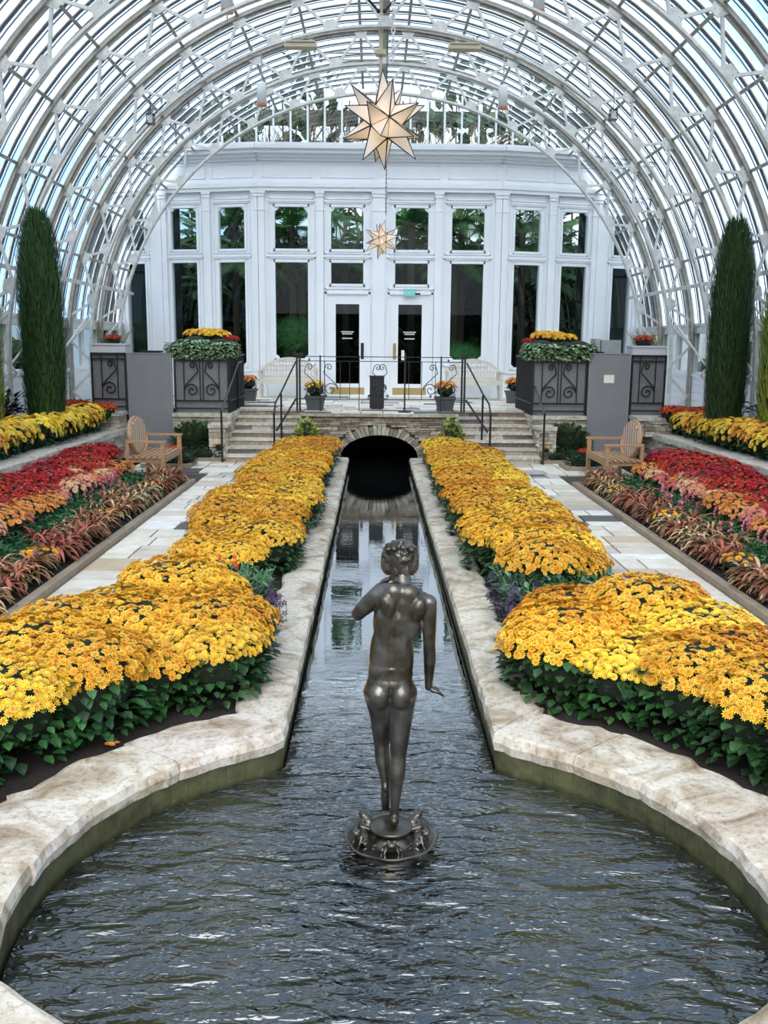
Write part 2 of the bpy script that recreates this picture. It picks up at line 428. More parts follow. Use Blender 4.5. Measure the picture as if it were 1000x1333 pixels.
# soil of the beds
def bed(label, polyg, z, z0=-.62):
    m_ = MB(); m_.prism(polyg, z0, z); return tag(m_.build('soil', M['soil']), label, 'soil', kind='stuff')
pr = [(x - .06, y) for x, y in outer_r]
bed('dark mulch under the yellow flowers right of the pool', [(AX + .82, 16.4), (AX + .82, 4.9)] + arc(1.76, 60, -22, 14) + [(1.7, 1.5), (2.15, 1.5), (2.15, 6.0), (1.68, 6.0), (1.68, 14.4), (1.25, 14.4), (1.25, 16.4)], -.03)
bed('dark mulch under the yellow flowers left of the pool', mir([(AX + .82, 16.4), (AX + .82, 4.9)] + arc(1.76, 60, -22, 14) + [(1.7, 1.5), (2.13, 1.5), (2.13, 6.0), (1.66, 6.0), (1.66, 14.4), (1.25, 14.4), (1.25, 16.4)])[::-1], -.03)
bed('dark mulch under the mixed bed left of the left path', [(-2.62, 4.2), (-2.62, 13.2), (-4.4, 13.2), (-4.4, 4.2)][::-1], .03)
bed('dark mulch under the mixed bed right of the right path', [(2.92, 4.2), (2.92, 13.2), (4.9, 13.2), (4.9, 4.2)], .03)
bed('dark mulch behind the low stone wall on the left', [(-4.86, 3.0), (-4.86, 16.05), (-6.12, 16.05), (-6.12, 3.0)][::-1], .44)
bed('dark mulch behind the low stone wall on the right', [(5.37, 3.0), (5.37, 16.05), (6.33, 16.05), (6.33, 3.0)], .44)
# kerbs
for sx, lab in ((-1, 'left'), (1, 'right')):
    X = -2.56 if sx < 0 else 2.86
    k = MB(); y = 4.2
    while y < 13.2:
        y2 = min(13.25, y + U(1.6, 2.6)); k.box(X, X + sx * .085, y, y2 - .006, -.1, .055, j=.003); y = y2
    k.box(min(X, X + sx * 1.8), max(X, X + sx * 1.8), 13.18, 13.26, -.1, .05)
    tag(k.build('path_kerb', M['kerb']), 'weathered wooden kerb along the %s path and mixed bed' % lab, 'kerb')

# ------------------------------------------------------------------ stone work
SPAL = [((.62, .56, .47), 5), ((.74, .69, .61), 5), ((.48, .42, .35), 3), ((.55, .45, .34), 2), ((.84, .80, .73), 3), ((.33, .29, .25), 1.5)]
def stones_x(mb, x, nx, y0, y1, z0, z1, th=.07, ch=(.05, .1), ln=(.12, .4), dep=.03, pal=SPAL):
    """a face of stacked stones in the plane x, facing nx"""
    z = z0
    while z < z1 - .01:
        h = min(U(*ch), z1 - z)
        if z1 - z - h < .025: h = z1 - z
        y = y0
        while y < y1 - .01:
            l = min(U(*ln), y1 - y); e = U(0, dep)
            a, b = (x - th, x + e) if nx > 0 else (x - e, x + th)
            mb.box(a, b, y + .004, y + l - .004, z + .004, z + h - .003, pick(pal), j=.006); y += l
        z += h
def stones_y(mb, y, x0, x1, z0, z1, th=.07, ch=(.05, .1), ln=(.12, .4), dep=.03, pal=SPAL, clip=None):
    z = z0
    while z < z1 - .01:
        h = min(U(*ch), z1 - z)
        if z1 - z - h < .025: h = z1 - z
        x = x0
        while x < x1 - .01:
            l = min(U(*ln), x1 - x); e = U(0, dep)
            xa, xb = x, x + l
            if clip:
                c = clip(z + h * .5)
                if c is not None:
                    ca, cb = c
                    if xa >= ca and xb <= cb: x += l; continue
                    if xa < ca < xb: xb = ca
                    elif xa < cb < xb: xa = cb
            if xb - xa > .02: mb.box(xa + .004, xb - .004, y - e, y + th, z + .004, z + h - .003, pick(pal), j=.005)
            x += l
        z += h
# low walls left and right of the garden
for sx, lab in ((-1, 'left'), (1, 'right')):
    X0 = -4.36 if sx < 0 else 4.87
    w0 = thing('low_stone_wall', 'low dry-stone wall with pale slab cap behind the red flowers on the %s' % lab, 'wall', (X0, 10, 0))
    w0.location = (0, 0, 0)
    b = MB(); stones_x(b, X0, -sx, 3.0, 16.9, 0, .42)
    b.box(min(X0 + sx * .05, X0 + sx * .46), max(X0 + sx * .05, X0 + sx * .46), 3.0, 16.9, 0, .41, (.3, .27, .23))
    b.build('stone_face', M['stone'], w0)
    c = MB(); y = 3.0
    while y < 16.9:
        y2 = min(16.9, y + U(.4, .8)); k = U(.9, 1.05)
        a, b_ = X0 - sx * U(.01, .05), X0 + sx * .50
        c.box(min(a, b_), max(a, b_), y + .004, y2 - .004, .42, .50 + U(-.008, .008), (.78 * k, .74 * k, .66 * k), j=.008); y = y2
    c.build('cap_slabs', M['stone'], w0)

# terrace body
TZ = .78
t = MB()
t.box(-6.3, -1.2, 17.46, 23.6, -.5, TZ - .02); t.box(1.4, 6.6, 17.46, 23.6, -.5, TZ - .02)
t.box(-1.2, 1.4, 16.5, 23.6, TZ - .10, TZ - .02)
t.box(-1.2, 1.4, 20.0, 20.1, -.5, TZ - .1)
t.box(-1.2, -.75, 16.66, 20, -.5, TZ - .1); t.box(.93, 1.4, 16.66, 20, -.5, TZ - .1)
terr = tag(t.build('floor_terrace', M['grout']), kind='structure')
t = MB()
slabs(t, -6.2, 6.4, 17.46, 23.2, TZ, .8, .5); slabs(t, -1.28, 1.46, 16.47, 17.46, TZ, .8, .5)
t.build('terrace_slabs', M['flag'], terr)
# arch wall
ACX, AA, AB = .09, .69, .40
aw = thing('arched_stone_wall', 'stone front of the terrace with a low arch over the channel', 'wall')
b = MB()
RG = .17
def clipf(z):
    if z > AB + RG: return None
    h = (AA + RG) * math.sqrt(max(0, 1 - (max(z, 0) / (AB + RG)) ** 2)); return (ACX - h, ACX + h)
stones_y(b, 16.5, -1.29, 1.47, -.12, TZ - .05, th=.16, ch=(.03, .06), ln=(.1, .35), dep=.02, clip=clipf,
         pal=[((.40, .33, .25), 4), ((.52, .45, .36), 4), ((.28, .23, .18), 3), ((.60, .54, .45), 2)])
b.build('coursed_stones', M['stone'], aw)
b = MB(); NX = 40
for i in range(NX):
    xs_ = [-1.28 + 2.74 * (i + k) / NX for k in (0, 1)]; lo = [max(-.3, (AB + .03) * math.sqrt(max(0, 1 - ((x - ACX) / (AA + .03)) ** 2))) if abs(x - ACX) < AA + .03 else -.3 for x in xs_]
    b.add([(xs_[0], 16.57, lo[0]), (xs_[1], 16.57, lo[1]), (xs_[1], 16.57, TZ - .05), (xs_[0], 16.57, TZ - .05)], [(0, 1, 2, 3)], (.22, .18, .14))
b.build('mortar_backing', M['stone'], aw)
b = MB(); nv = 33
for i in range(nv):
    a0 = pi * i / nv + .006; a1 = pi * (i + 1) / nv - .006
    pts = []
    k = U(.9, 1.02)
    for a_, r1, r2 in ((a0, AA, AB), (a1, AA, AB), (a1, (AA + RG) * k, (AB + RG) * k), (a0, (AA + RG) * k, (AB + RG) * k)):
        pts.append((ACX + r1 * cos(a_), r2 * sin(a_)))
    d = U(0, .03)
    vs = [(x, 16.46 - d, z) for x, z in pts] + [(x, 16.75, z) for x, z in pts]
    b.add(vs, [(0, 1, 2, 3), (7, 6, 5, 4), (0, 4, 5, 1), (1, 5, 6, 2), (2, 6, 7, 3), (3, 7, 4, 0)], pick([((.42, .38, .31), 3), ((.55, .52, .45), 3), ((.30, .26, .21), 2)]))
b.build('arch_stones', M['stone'], aw)
b = MB()
x = -1.31
while x < 1.49:
    x2 = min(1.49, x + U(.25, .6)); b.box(x + .003, x2 - .003, 16.43 - U(0, .03), 16.62, TZ - .055, TZ - .004, pick([((.62, .56, .48), 1), ((.5, .44, .36), 1)]), j=.004); x = x2
b.build('cap_slabs', M['stone'], aw)
b = MB(); stones_x(b, -1.29, -1, 16.5, 17.46, 0, TZ - .05, th=.12); stones_x(b, 1.47, 1, 16.5, 17.46, 0, TZ - .05, th=.12)
b.build('side_stones', M['stone'], aw)

# stairs
for sx, lab in ((-1, 'left'), (1, 'right')):
    st = thing('stone_stairs', 'short flight of stone steps %s of the arched wall' % lab, 'stairs')
    xa, xb = (-2.53, -1.30) if sx < 0 else (1.48, 2.83)
    rise = TZ / 7
    for i in range(7):
        y0 = 15.70 + i * .29; z1 = (i + 1) * rise
        if i < 6:
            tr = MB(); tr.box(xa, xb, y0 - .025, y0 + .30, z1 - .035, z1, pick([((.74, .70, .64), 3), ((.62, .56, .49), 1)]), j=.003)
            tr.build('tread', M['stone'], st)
        else:
            tr = MB(); tr.box(xa, xb, y0 - .025, y0 + .06, z1 - .035, z1 + .002, (.7, .66, .6)); tr.build('tread', M['stone'], st)
        rr = MB(); x = xa
        while x < xb - .01:
            x2 = min(xb, x + U(.2, .6))
            if xb - x2 < .08: x2 = xb
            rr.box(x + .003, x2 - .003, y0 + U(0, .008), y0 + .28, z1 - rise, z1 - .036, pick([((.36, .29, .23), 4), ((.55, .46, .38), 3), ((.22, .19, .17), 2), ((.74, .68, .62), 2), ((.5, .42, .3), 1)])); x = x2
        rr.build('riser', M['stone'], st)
# stone walls below the planters, flanking the stairs
for sx, lab in ((-1, 'left'), (1, 'right')):
    fw = thing('stair_wall', 'stacked stone wall under the %s ironwork planter beside the steps' % lab, 'wall')
    xo, xi = (-3.56, -2.54) if sx < 0 else (3.76, 2.84)
    b = MB(); stones_y(b, 16.5, min(xo, xi), max(xo, xi), 0, .70, th=.12)
    stones_x(b, xi, -sx, 15.95, 17.5, 0, .55, th=.1)
    stones_x(b, xi, -sx, 16.4, 17.5, .55, .70, th=.1)
    b.box(min(xo, xi - (-sx) * .08), max(xo, xi + sx * .08), 16.58, 17.5, 0, .70, (.3, .27, .23))
    xm = xi + sx * .3
    stones_y(b, 15.95, min(xi, xm), max(xi, xm), 0, .55, th=.12)
    b.box(min(xi + sx * .05, xm), max(xi + sx * .05, xm), 16.0, 16.5, 0, .55, (.3, .27, .23))
    b.build('stone_face', M['stone'], fw)
    c = MB(); c.box(min(xo, xi - sx * .03), max(xo, xi - sx * .03), 16.44, 17.5, .70, .76, (.74, .69, .6), j=.004)
    c.box(min(xi - sx * .03, xm), max(xi - sx * .03, xm), 15.9, 16.5, .55, .61, (.74, .69, .6), j=.006)
    c.build('cap_slabs', M['stone'], fw)
for sx, lab in ((-1, 'left'), (1, 'right')):
    x0, x1 = (-5.0, -4.38) if sx < 0 else (4.55, 5.17)
    b = MB(); stones_y(b, 16.1, x0, x1, .44, .72, th=.45, dep=.02); b.box(x0, x1, 16.07, 17.4, .72, .78, (.74, .7, .62), j=.004)
    tag(b.build('stone_plinth', M['stone']), 'stone block wall under the small %s ironwork planter' % lab, 'wall')

# ------------------------------------------------------------------ ironwork
def spiral(cx, cz, r0, r1, a0, turns, n=26):
    return [(cx + (r0 + (r1 - r0) * i / n) * cos(a0 + 2 * pi * turns * i / n), cz + (r0 + (r1 - r0) * i / n) * sin(a0 + 2 * pi * turns * i / n)) for i in range(n + 1)]
def scroll_s(w, h, s=1):
    """S scroll inside a half panel: x runs 0 (centre bar) to w (outer bar), z 0..h"""
    rb = min(w * .42, h * .17)
    big = spiral(w * .52, h * .24, rb * .15, rb * 1.12, 0, 1.5)     # ends on the outer side
    big = [(x, z) for x, z in big]
    rt = rb * .5
    top = spiral(w * .42, h * .84, rt * 1.2, rt * .15, pi, -1.35)
    # big spiral ends at angle 3pi => left; mirror so that it ends at the outer side
    big = [(2 * w * .52 - x, z) for x, z in big]
    top = [(2 * w * .42 - x, z) for x, z in top]
    mid = [(big[-1][0] * (1 - k) + (w * .10) * k, (big[-1][1] + h * .10) * (1 - k) + (h * .70) * k) for k in (0, .33, .66, 1)]
    top2 = [(2 * w * .42 - x, z) for x, z in top]
    return [(x * s, z) for x, z in big + mid + top2]
def iron_panel(w, h, halves=True, r=.011, frame=.03, foot=.2):
    """list of (name, MB) in local coords x 0..w, y=0, z 0..h"""
    out = []
    fr = MB()
    for x in (frame / 2, w - frame / 2): fr.box(x - frame / 2, x + frame / 2, -frame / 2, frame / 2, 0, h)
    fr.box(0, w, -frame / 2, frame / 2, h - .035, h); fr.box(0, w, -.012, .012, h - .115, h - .095)
    fr.box(0, w, -.012, .012, foot, foot + .025); fr.box(0, w, -.012, .012, foot * .35, foot * .35 + .02)
    if halves:
        for x in (w * .18, w * .82): fr.box(x - .008, x + .008, -.01, .01, foot, h)
        fr.box(w / 2 - .035, w / 2 - .019, -.01, .01, foot, h); fr.box(w / 2 + .019, w / 2 + .035, -.01, .01, foot, h)
    else:
        for x in (w * .30, w * .75): fr.box(x - .008, x + .008, -.01, .01, foot, h)
    out.append(('iron_frame', fr))
    hh = h - .10 - foot
    if halves:
        hw = w * .32 - .04
        for s in (-1, 1):
            m_ = MB(); pts = scroll_s(hw, hh, s); m_.tube([(w / 2 + s * .035 + x, 0, foot + .02 + z) for x, z in pts], r, 6); out.append(('scroll', m_))
    else:
        m_ = MB(); pts = scroll_s(w * .45, hh, -1); m_.tube([(w * .75 + x, 0, foot + .02 + z) for x, z in pts], r, 6); out.append(('scroll', m_))
    return out
def planter(name, label, x0, y0, wd, dp, z0, h, halves=True, side=None, flip=False):
    root = thing(name, label, 'planter', (x0, y0, z0))
    b = MB(); b.box(.02, wd - .02, .03, dp, 0, h - .03)
    for x in (.02, wd * .5 - .02, wd - .06): b.box(x, x + .04, .02, .03, .0, h - .05)
    b.box(.02, wd - .02, .018, .03, .16, .22)
    b.build('grey_box', M['greyplanter'], root)
    for nm, m_ in iron_panel(wd, h, halves):
        if flip: m_.mirror(wd / 2)
        m_.build(nm, M['iron'], root)
    if side:
        m_ = MB(); xs = wd if side > 0 else 0
        for i in range(int(dp / .14) + 1): m_.box(xs - .012, xs + .012, i * .14, i * .14 + .024, 0, h)
        m_.box(xs - .015, xs + .015, 0, dp, h - .035, h); m_.box(xs - .012, xs + .012, 0, dp, .2, .225)
        m_.build('side_railing', M['iron'], root)
    return root
planter('ironwork_planter', 'large grey planter box behind black scrollwork, left of the stairs', -3.545, 16.62, .97, 1.95, .76, 1.02, True, side=1)
planter('ironwork_planter', 'large grey planter box behind black scrollwork, right of the stairs', 2.80, 16.62, .97, 1.95, .76, 1.04, True, side=-1)
planter('ironwork_planter', 'narrow grey planter box behind black scrollwork, far left', -5.0, 16.62, .62, .8, .78, 1.02, False)
planter('ironwork_planter', 'narrow grey planter box behind black scrollwork, far right', 4.55, 16.62, .62, .8, .78, 1.06, False, flip=True)
for sx, lab, x0, x1, zt in ((-1, 'left', -4.36, -3.575, 1.79), (1, 'right', 3.79, 4.53, 1.85)):
    r_ = thing('grey_board', 'tall plain grey board %s' % ('left of the large left planter' if sx < 0 else 'with a white notice, right of the large right planter'), 'board', (x0, 16.6, 0))
    b = MB(); b.box(0, x1 - x0, 0, .05, .0, zt); b.build('board', M['greypanel'], r_)
    b = MB(); b.box(-.01, x1 - x0 + .01, -.012, .06, zt, zt + .012); b.box(x1 - x0 - .012, x1 - x0, -.008, 0, 0, zt); b.build('metal_trim', M['metal'], r_)
    if sx > 0:
        b = MB(); b.box(.26, .47, -.006, 0, 1.33, 1.50); n_ = b.build('notice_frame', M['brass'], r_); b = MB(); b.box(.275, .455, -.009, -.006, 1.345, 1.485); b.build('notice', M['paper'], r_)
# black flat thing on the boards
for lab, x in (('left', -4.0), ('right', 3.95)):
    b = MB(); b.box(x - .13, x + .13, 16.9, 17.1, TZ, 1.80 if x < 0 else 1.85); b.box(x - .2, x + .16, 16.86, 17.16, 1.80 if x < 0 else 1.85, 1.84 if x < 0 else 1.89)
    tag(b.build('floodlight', M['iron']), 'small flat black floodlight just behind the %s grey board' % lab, 'lamp')

# terrace front railing
rl = thing('terrace_railing', 'black iron railing with scrolls along the terrace edge over the arch', 'railing', (0, 16.95, TZ))
b = MB()
x0, x1 = -1.40, 1.63
b.bar((x0, 0, .98), (x1, 0, .98), .03, .014); b.bar((x0, 0, .90), (x1, 0, .90), .02, .012); b.bar((x0, 0, .22), (x1, 0, .22), .02, .016)
b.build('rails', M['iron'], rl)
for x in (x0, x0 + .05, x1 - .05, x1):
    b = MB(); b.box(x - .017, x + .017, -.017, .017, 0, 1.0)
    b.build('post', M['iron'], rl)
for x in (x0 + .02, x1 - .02):
    b = MB(); b.box(x - .075, x + .075, -.05, .05, 1.0, 1.04); b.build('post_cap', M['iron'], rl)
for x in (-.98, 1.20): b = MB(); b.box(x - .012, x + .012, -.012, .012, 0, 1.0); b.build('post', M['iron'], rl)
b = MB(); b.box(-.285, -.27, -.008, .008, -.1, 1.0); b.build('post', M['iron'], rl)
for (xa, s) in ((-1.28, 1), (-.93, 1), (-.05, 1), (.24, -1), (1.15, -1), (1.5, -1)):
    b = MB(); pts = scroll_s(.30, .66, s); b.tube([(xa + x - s * .02, 0, .235 + z) for x, z in pts], .008, 5); b.build('scroll', M['iron'], rl)
for x in (-.90, -.62, -.45, .62, .85, 1.10):
    b = MB(); b.box(x - .006, x + .006, -.006, .006, .22, .90); b.build('baluster', M['iron'], rl)
b = MB(); b.box(-.014, .014, -.014, .014, .01, 1.06); b.lathe([(0, 0), (.12, 0), (.12, .015), (.02, .03)], 20)
p_ = b.build('queue_post', M['iron']); p_.location = (.545, 16.86, TZ); tag(p_, 'thin black stanchion on a round foot in front of the railing', 'post')
b = MB(); b.box(0, .02, 0, .02, 0, .18)
bx = thing('black_box_stand', 'upright black box between the two white doors', 'box', (-.09, 17.6, TZ))
b = MB(); b.box(0, .27, 0, .2, .02, .60); b.build('body', M['iron'], bx)
b = MB(); b.box(-.01, .28, -.01, .21, .60, .625); b.build('rim', M['iron'], bx); b = MB(); b.box(.02, .25, .02, .18, 0, .02); b.build('foot', M['iron'], bx)

# stair handrails
def handrail(label, pts, posts, mat='rail', r=.02):
    h = thing('stair_handrail', label, 'handrail')
    b = MB(); b.tube(pts, r, 8); b.build('grip', M[mat], h)
    for a, c in posts:
        b = MB(); b.tube([a, c], .018, 8); b.build('post', M['iron'], h)
for sx in (-1, 1):
    lab = 'left' if sx < 0 else 'right'
    xo = -2.56 if sx < 0 else 2.86
    handrail('outer sloping handrail of the %s steps beside the planter' % lab, [(xo, 15.62, .86), (xo, 15.75, .90), (xo + sx * -.02, 17.5, 1.62), (xo - sx * .02, 17.9, 1.64)],
             [((xo, 15.62, 0), (xo, 15.62, .87)), ((xo - sx * .02, 17.5, TZ), (xo - sx * .02, 17.5, 1.62))])
    xi = -1.72 if sx < 0 else 2.0
    xi2 = -1.42 if sx < 0 else 1.66
    handrail('inner curved black handrail of the %s steps beside the yellow flowers' % lab, [(xi, 16.0, .80), (xi + (xi2 - xi) * .05, 16.1, .98), (xi + (xi2 - xi) * .3, 16.4, 1.15), (xi2, 16.9, 1.66)],
             [((xi, 16.0, .22), (xi, 16.0, .82)), ((xi + (xi2 - xi) * .3, 16.35, .33), (xi + (xi2 - xi) * .3, 16.35, 1.12)), ((xi + (xi2 - xi) * .1, 16.1, .5), (xi2, 16.9, 1.0))], 'iron', .016)

# ------------------------------------------------------------------ the windowed end wall
WZ0 = TZ; WTOP = 6.38
def xf_from(p0, p1):
    p0 = Vector((*p0, 0)); p1 = Vector((*p1, 0)); d = (p1 - p0).normalized(); n = Vector((-d.y, d.x, 0))
    return Matrix(((d.x, n.x, 0, p0.x), (d.y, n.y, 0, p0.y), (0, 0, 1, 0), (0, 0, 0, 1))), (p1 - p0).length
WN = [0]
def wall_cells(mb, u0, u1, z0, z1, holes, th=.16):
    us = sorted({u0, u1, *[h[0] for h in holes], *[h[1] for h in holes]}); zs = sorted({z0, z1, *[h[2] for h in holes], *[h[3] for h in holes]})
    for i in range(len(us) - 1):
        for j in range(len(zs) - 1):
            a, b, c, d = us[i], us[i + 1], zs[j], zs[j + 1]; m1, m2 = (a + b) / 2, (c + d) / 2
            if any(h[0] < m1 < h[1] and h[2] < m2 < h[3] for h in holes): continue
            mb.box(a, b, 0, th, c, d)
def fillet(mb, u, z, r, su, sz, y0, y1, n=5):
    """ogee corner piece filling the corner of an opening"""
    pts = [(u, z), (u + su * r, z), (u + su * r * .80, z + sz * r * .12)]
    pts += [(u + su * r * (.80 - .62 * sin(t_ * pi / 2 / n)), z + sz * r * (.80 - .62 * cos(t_ * pi / 2 / n)) ) for t_ in range(n + 1)][:0]
    pts += [(u + su * r * .62, z + sz * r * .42), (u + su * r * .42, z + sz * r * .62), (u + su * r * .12, z + sz * r * .80), (u, z + sz * r)]
    k = len(pts)
    vs = [(a, y0, b) for a, b in pts] + [(a, y1, b) for a, b in pts]
    fs_ = [tuple(range(k)), tuple(range(2 * k - 1, k - 1, -1))] + [(i, (i + 1) % k, k + (i + 1) % k, k + i) for i in range(k)]
    mb.add(vs, fs_)
def window(T, u0, u1, z0, z1, top_brk=False, bot_brk=False, bars=0):
    WN[0] += 1
    f = MB(T); e = .055
    for a, b, c, d in ((u0 - .02, u0 + e - .02, z0 - .02, z1 + .02), (u1 - e + .02, u1 + .02, z0 - .02, z1 + .02), (u0, u1, z0 - .02, z0 + e - .02), (u0, u1, z1 - e + .02, z1 + .02)):
        f.box(a, b, -.03, .10, c, d)
    r_ = (u1 - u0) * .16
    if top_brk:
        for u, s in ((u0 + e - .03, 1), (u1 - e + .03, -1)): fillet(f, u, z1 - e + .03, r_, s, -1, -.005, .06)
    if bot_brk:
        for u, s in ((u0 + e - .03, 1), (u1 - e + .03, -1)): fillet(f, u, z0 + e - .03, r_ * .9, s, 1, -.005, .06)
    o = tag(f.build('window_%d' % WN[0], M['white']), kind='structure')
    g_ = MB(T); g_.add([(u0, .05, z0), (u1, .05, z0), (u1, .05, z1), (u0, .05, z1)], [(0, 1, 2, 3)]); g_.build('pane', M['winglass'], o)
    return o
def entab(mb, u0, u1):
    mb.box(u0, u1, -.10, 0, 5.38, 5.46); mb.box(u0, u1, -.13, 0, 5.46, 5.56); mb.box(u0, u1, -.07, 0, 5.56, 5.62)
    mb.box(u0, u1, -.07, 0, 6.04, 6.10); mb.box(u0, u1, -.15, 0, 6.10, 6.17); mb.box(u0, u1, -.26, 0, 6.17, 6.25); mb.box(u0, u1, -.33, 0, 6.25, 6.33); mb.box(u0, u1, -.30, .16, 6.33, 6.38)
def panel_frame(mb, u0, u1, z0, z1, d=.05, e=.025):
    for a, b, c, f in ((u0, u1, z0, z0 + e), (u0, u1, z1 - e, z1), (u0, u0 + e, z0, z1), (u1 - e, u1, z0, z1)): mb.box(a, b, -d, 0, c, f)
def pil(mb, u0, u1, z0, z1, d=.07, cap=True):
    mb.box(u0, u1, -d, 0, z0, z1)
    if cap:
        mb.box(u0 - .03, u1 + .03, -d - .03, 0, z1 - .05, z1); mb.box(u0 - .015, u1 + .015, -d - .018, 0, z1 - .12, z1 - .06); mb.box(u0 - .012, u1 + .012, -d - .012, 0, z1 - .42, z1 - .40)
        mb.box(u0 - .02, u1 + .02, -d - .02, 0, z0, z0 + .18)
ZU0, ZU1, ZL1 = 4.09, 5.08, 3.86
wall = MB(); trim = MB()
# centre
T0, L0 = xf_from((-2.67, 22.0), (2.87, 22.0)); wall.xf = T0; trim.xf = T0
o = 2.67
wins = [(-2.33 + o, -1.51 + o), (-1.05 + o, -.24 + o), (.42 + o, 1.24 + o), (1.71 + o, 2.52 + o)]
holes = [(a, b, ZU0, ZU1) for a, b in wins]
holes += [(wins[0][0], wins[0][1], 1.62, ZL1), (wins[3][0], wins[3][1], 1.62, ZL1), (wins[1][0], wins[1][1], 3.32, ZL1), (wins[2][0], wins[2][1], 3.32, ZL1)]
DOORS = [(-1.07 + o, -.20 + o), (.38 + o, 1.25 + o)]
holes += [(a, b, TZ, 3.08) for a, b in DOORS]
wall_cells(wall, 0, L0, WZ0, WTOP - .02, holes)
for a, b in wins: window(T0, a, b, ZU0, ZU1, top_brk=True)
for i in (0, 3): window(T0, wins[i][0], wins[i][1], 1.62, ZL1, bot_brk=True)
for i in (1, 2): window(T0, wins[i][0], wins[i][1], 3.32, ZL1)
entab(trim, -.02, L0 + .02)
for a, b in ((.0, .14), (-1.345 + o, -1.185 + o), (-.06 + o, .22 + o), (1.36 + o, 1.52 + o), (L0 - .14, L0)): pil(trim, a, b, WZ0, 5.38)
for i, (a, b) in enumerate(wins):
    trim.box(a - .16, b + .16, -.04, 0, 3.94, 4.0); trim.box(a - .12, b + .12, -.035, 0, 5.16, 5.20); panel_frame(trim, a - .10, b + .10, 5.22, 5.36, .03, .018)
    panel_frame(trim, a - .12, b + .12, 4.02, 5.15, .035, .02)
    panel_frame(trim, a - .12, b + .12, (1.5 if i in (0, 3) else 3.24), 3.93, .035, .02)
for a, b in DOORS: panel_frame(trim, a - .09, b + .09, TZ, 3.17, .05, .045)
for a, b in ((.10, 1.22), (1.42, 2.60), (2.94, 4.12), (4.32, 5.44)): panel_frame(trim, a, b, 5.68, 5.98, .02, .014)
# side sections (left built, right mirrored)
wall_r = MB(); trim_r = MB()
for mirror_ in (False, True):
    def P2(p): return (2 * AX - p[0], p[1]) if mirror_ else p
    for (pa, pb, ws) in (((-4.97, 22.55), (-2.67, 22.0), [(.19, .89), (1.37, 2.07)]), ((-6.25, 23.12), (-4.97, 22.55), [(.32, .92)])):
        a, b = (P2(pb), P2(pa)) if mirror_ else (pa, pb)
        T, Ln = xf_from(a, b); wall.xf = T; trim.xf = T
        W_ = [(Ln - q, Ln - p) for p, q in ws] if mirror_ else ws
        hs = [(p, q, ZU0, ZU1) for p, q in W_] + [(p, q, 1.45, ZL1) for p, q in W_]
        wall_cells(wall, 0, Ln, WZ0, WTOP - .02, hs)
        for p, q in W_:
            window(T, p, q, ZU0, ZU1, top_brk=True); window(T, p, q, 1.45, ZL1, bot_brk=True)
            trim.box(p - .12, q + .12, -.04, 0, 3.94, 4.0); trim.box(p - .1, q + .1, -.035, 0, 5.16, 5.20); panel_frame(trim, p - .08, q + .08, 5.22, 5.36, .03, .018)
            panel_frame(trim, p - .10, q + .10, 4.02, 5.15, .035, .02); panel_frame(trim, p - .10, q + .10, 1.34, 3.93, .035, .02)
        entab(trim, -.04, Ln + .04)
        if len(W_) == 2:
            pil(trim, 0, .12, WZ0, 5.38); pil(trim, Ln - .12, Ln, WZ0, 5.38); mid = (W_[0][1] + W_[1][0]) / 2; pil(trim, mid - .08, mid + .08, WZ0, 5.38)
            panel_frame(trim, .1, 1.10, 5.68, 5.98, .02, .014); panel_frame(trim, 1.26, Ln - .1, 5.68, 5.98, .02, .014)
        else:
            pil(trim, 0, .1, WZ0, 5.38); pil(trim, Ln - .12, Ln, WZ0, 5.38); panel_frame(trim, .12, Ln - .12, 5.68, 5.98, .02, .014)
wl = tag(wall.build('wall_north', M['white']), kind='structure'); tr_ = trim.build('trim_1', M['white']); tag(tr_, kind='structure')
# doors
for i, (a, b) in enumerate(DOORS):
    d = MB(T0); w_ = b - a; ga, gb = a + .16, b - .165
    d.box(a, ga, .0, .05, TZ + .01, 3.08); d.box(gb, b, .0, .05, TZ + .01, 3.08); d.box(ga, gb, .0, .05, 2.90, 3.08); d.box(ga, gb, .0, .05, TZ + .01, 1.08)
    dr = tag(d.build('door_%d' % (i + 1), M['white']), kind='structure')
    g_ = MB(T0); g_.add([(ga, .03, 1.08), (gb, .03, 1.08), (gb, .03, 2.90), (ga, .03, 2.90)], [(0, 1, 2, 3)]); g_.build('pane', M['doorglass'], dr)
    h = MB(T0); hx = b - .09 if i == 0 else a + .08
    h.box(hx - .035, hx + .035, -.015, 0, 1.65, 2.02); h.tube([(hx, -.02, 1.70), (hx, -.06, 1.72), (hx, -.06, 1.95), (hx, -.02, 1.97)], .012, 6); h.build('door_handle', M['iron' if i == 0 else 'brass'], dr)
    k = MB(T0); k.box(a + .04, b - .04, -.01, 0, TZ + .04, TZ + .21); k.build('kick_plate', M['brass'], dr)
    for q, (zz, ww) in enumerate(((2.26, .30), (2.215, .24), (2.11, .24))):
        k = MB(T0); cx_ = (ga + gb) / 2; n_ = 11 if q == 0 else 8
        for u in range(n_): k.box(cx_ - ww / 2 + ww * u / n_, cx_ - ww / 2 + ww * (u + .72) / n_, .018, .022, zz, zz + .026)
        k.build('lettering', M['paper'], dr)
    if i == 1:
        k = MB(T0); k.box(ga + .08, ga + .15, .0, .02, 1.63, 1.86); k.build('label', M['paper'], dr)
es = thing('exit_sign', 'small teal EXIT sign above the right white door', 'sign', (.66, 21.9, 3.03))
b = MB(); b.box(0, .26, 0, .05, .05, .22); b.build('sign_box', M['teal'], es)
ft = bpy.data.curves.new('exit_letters', 'FONT'); ft.body = 'EXIT'; ft.size = .11; ft.extrude = .002; ft.align_x = 'CENTER'; ft.materials.append(M['paper'])
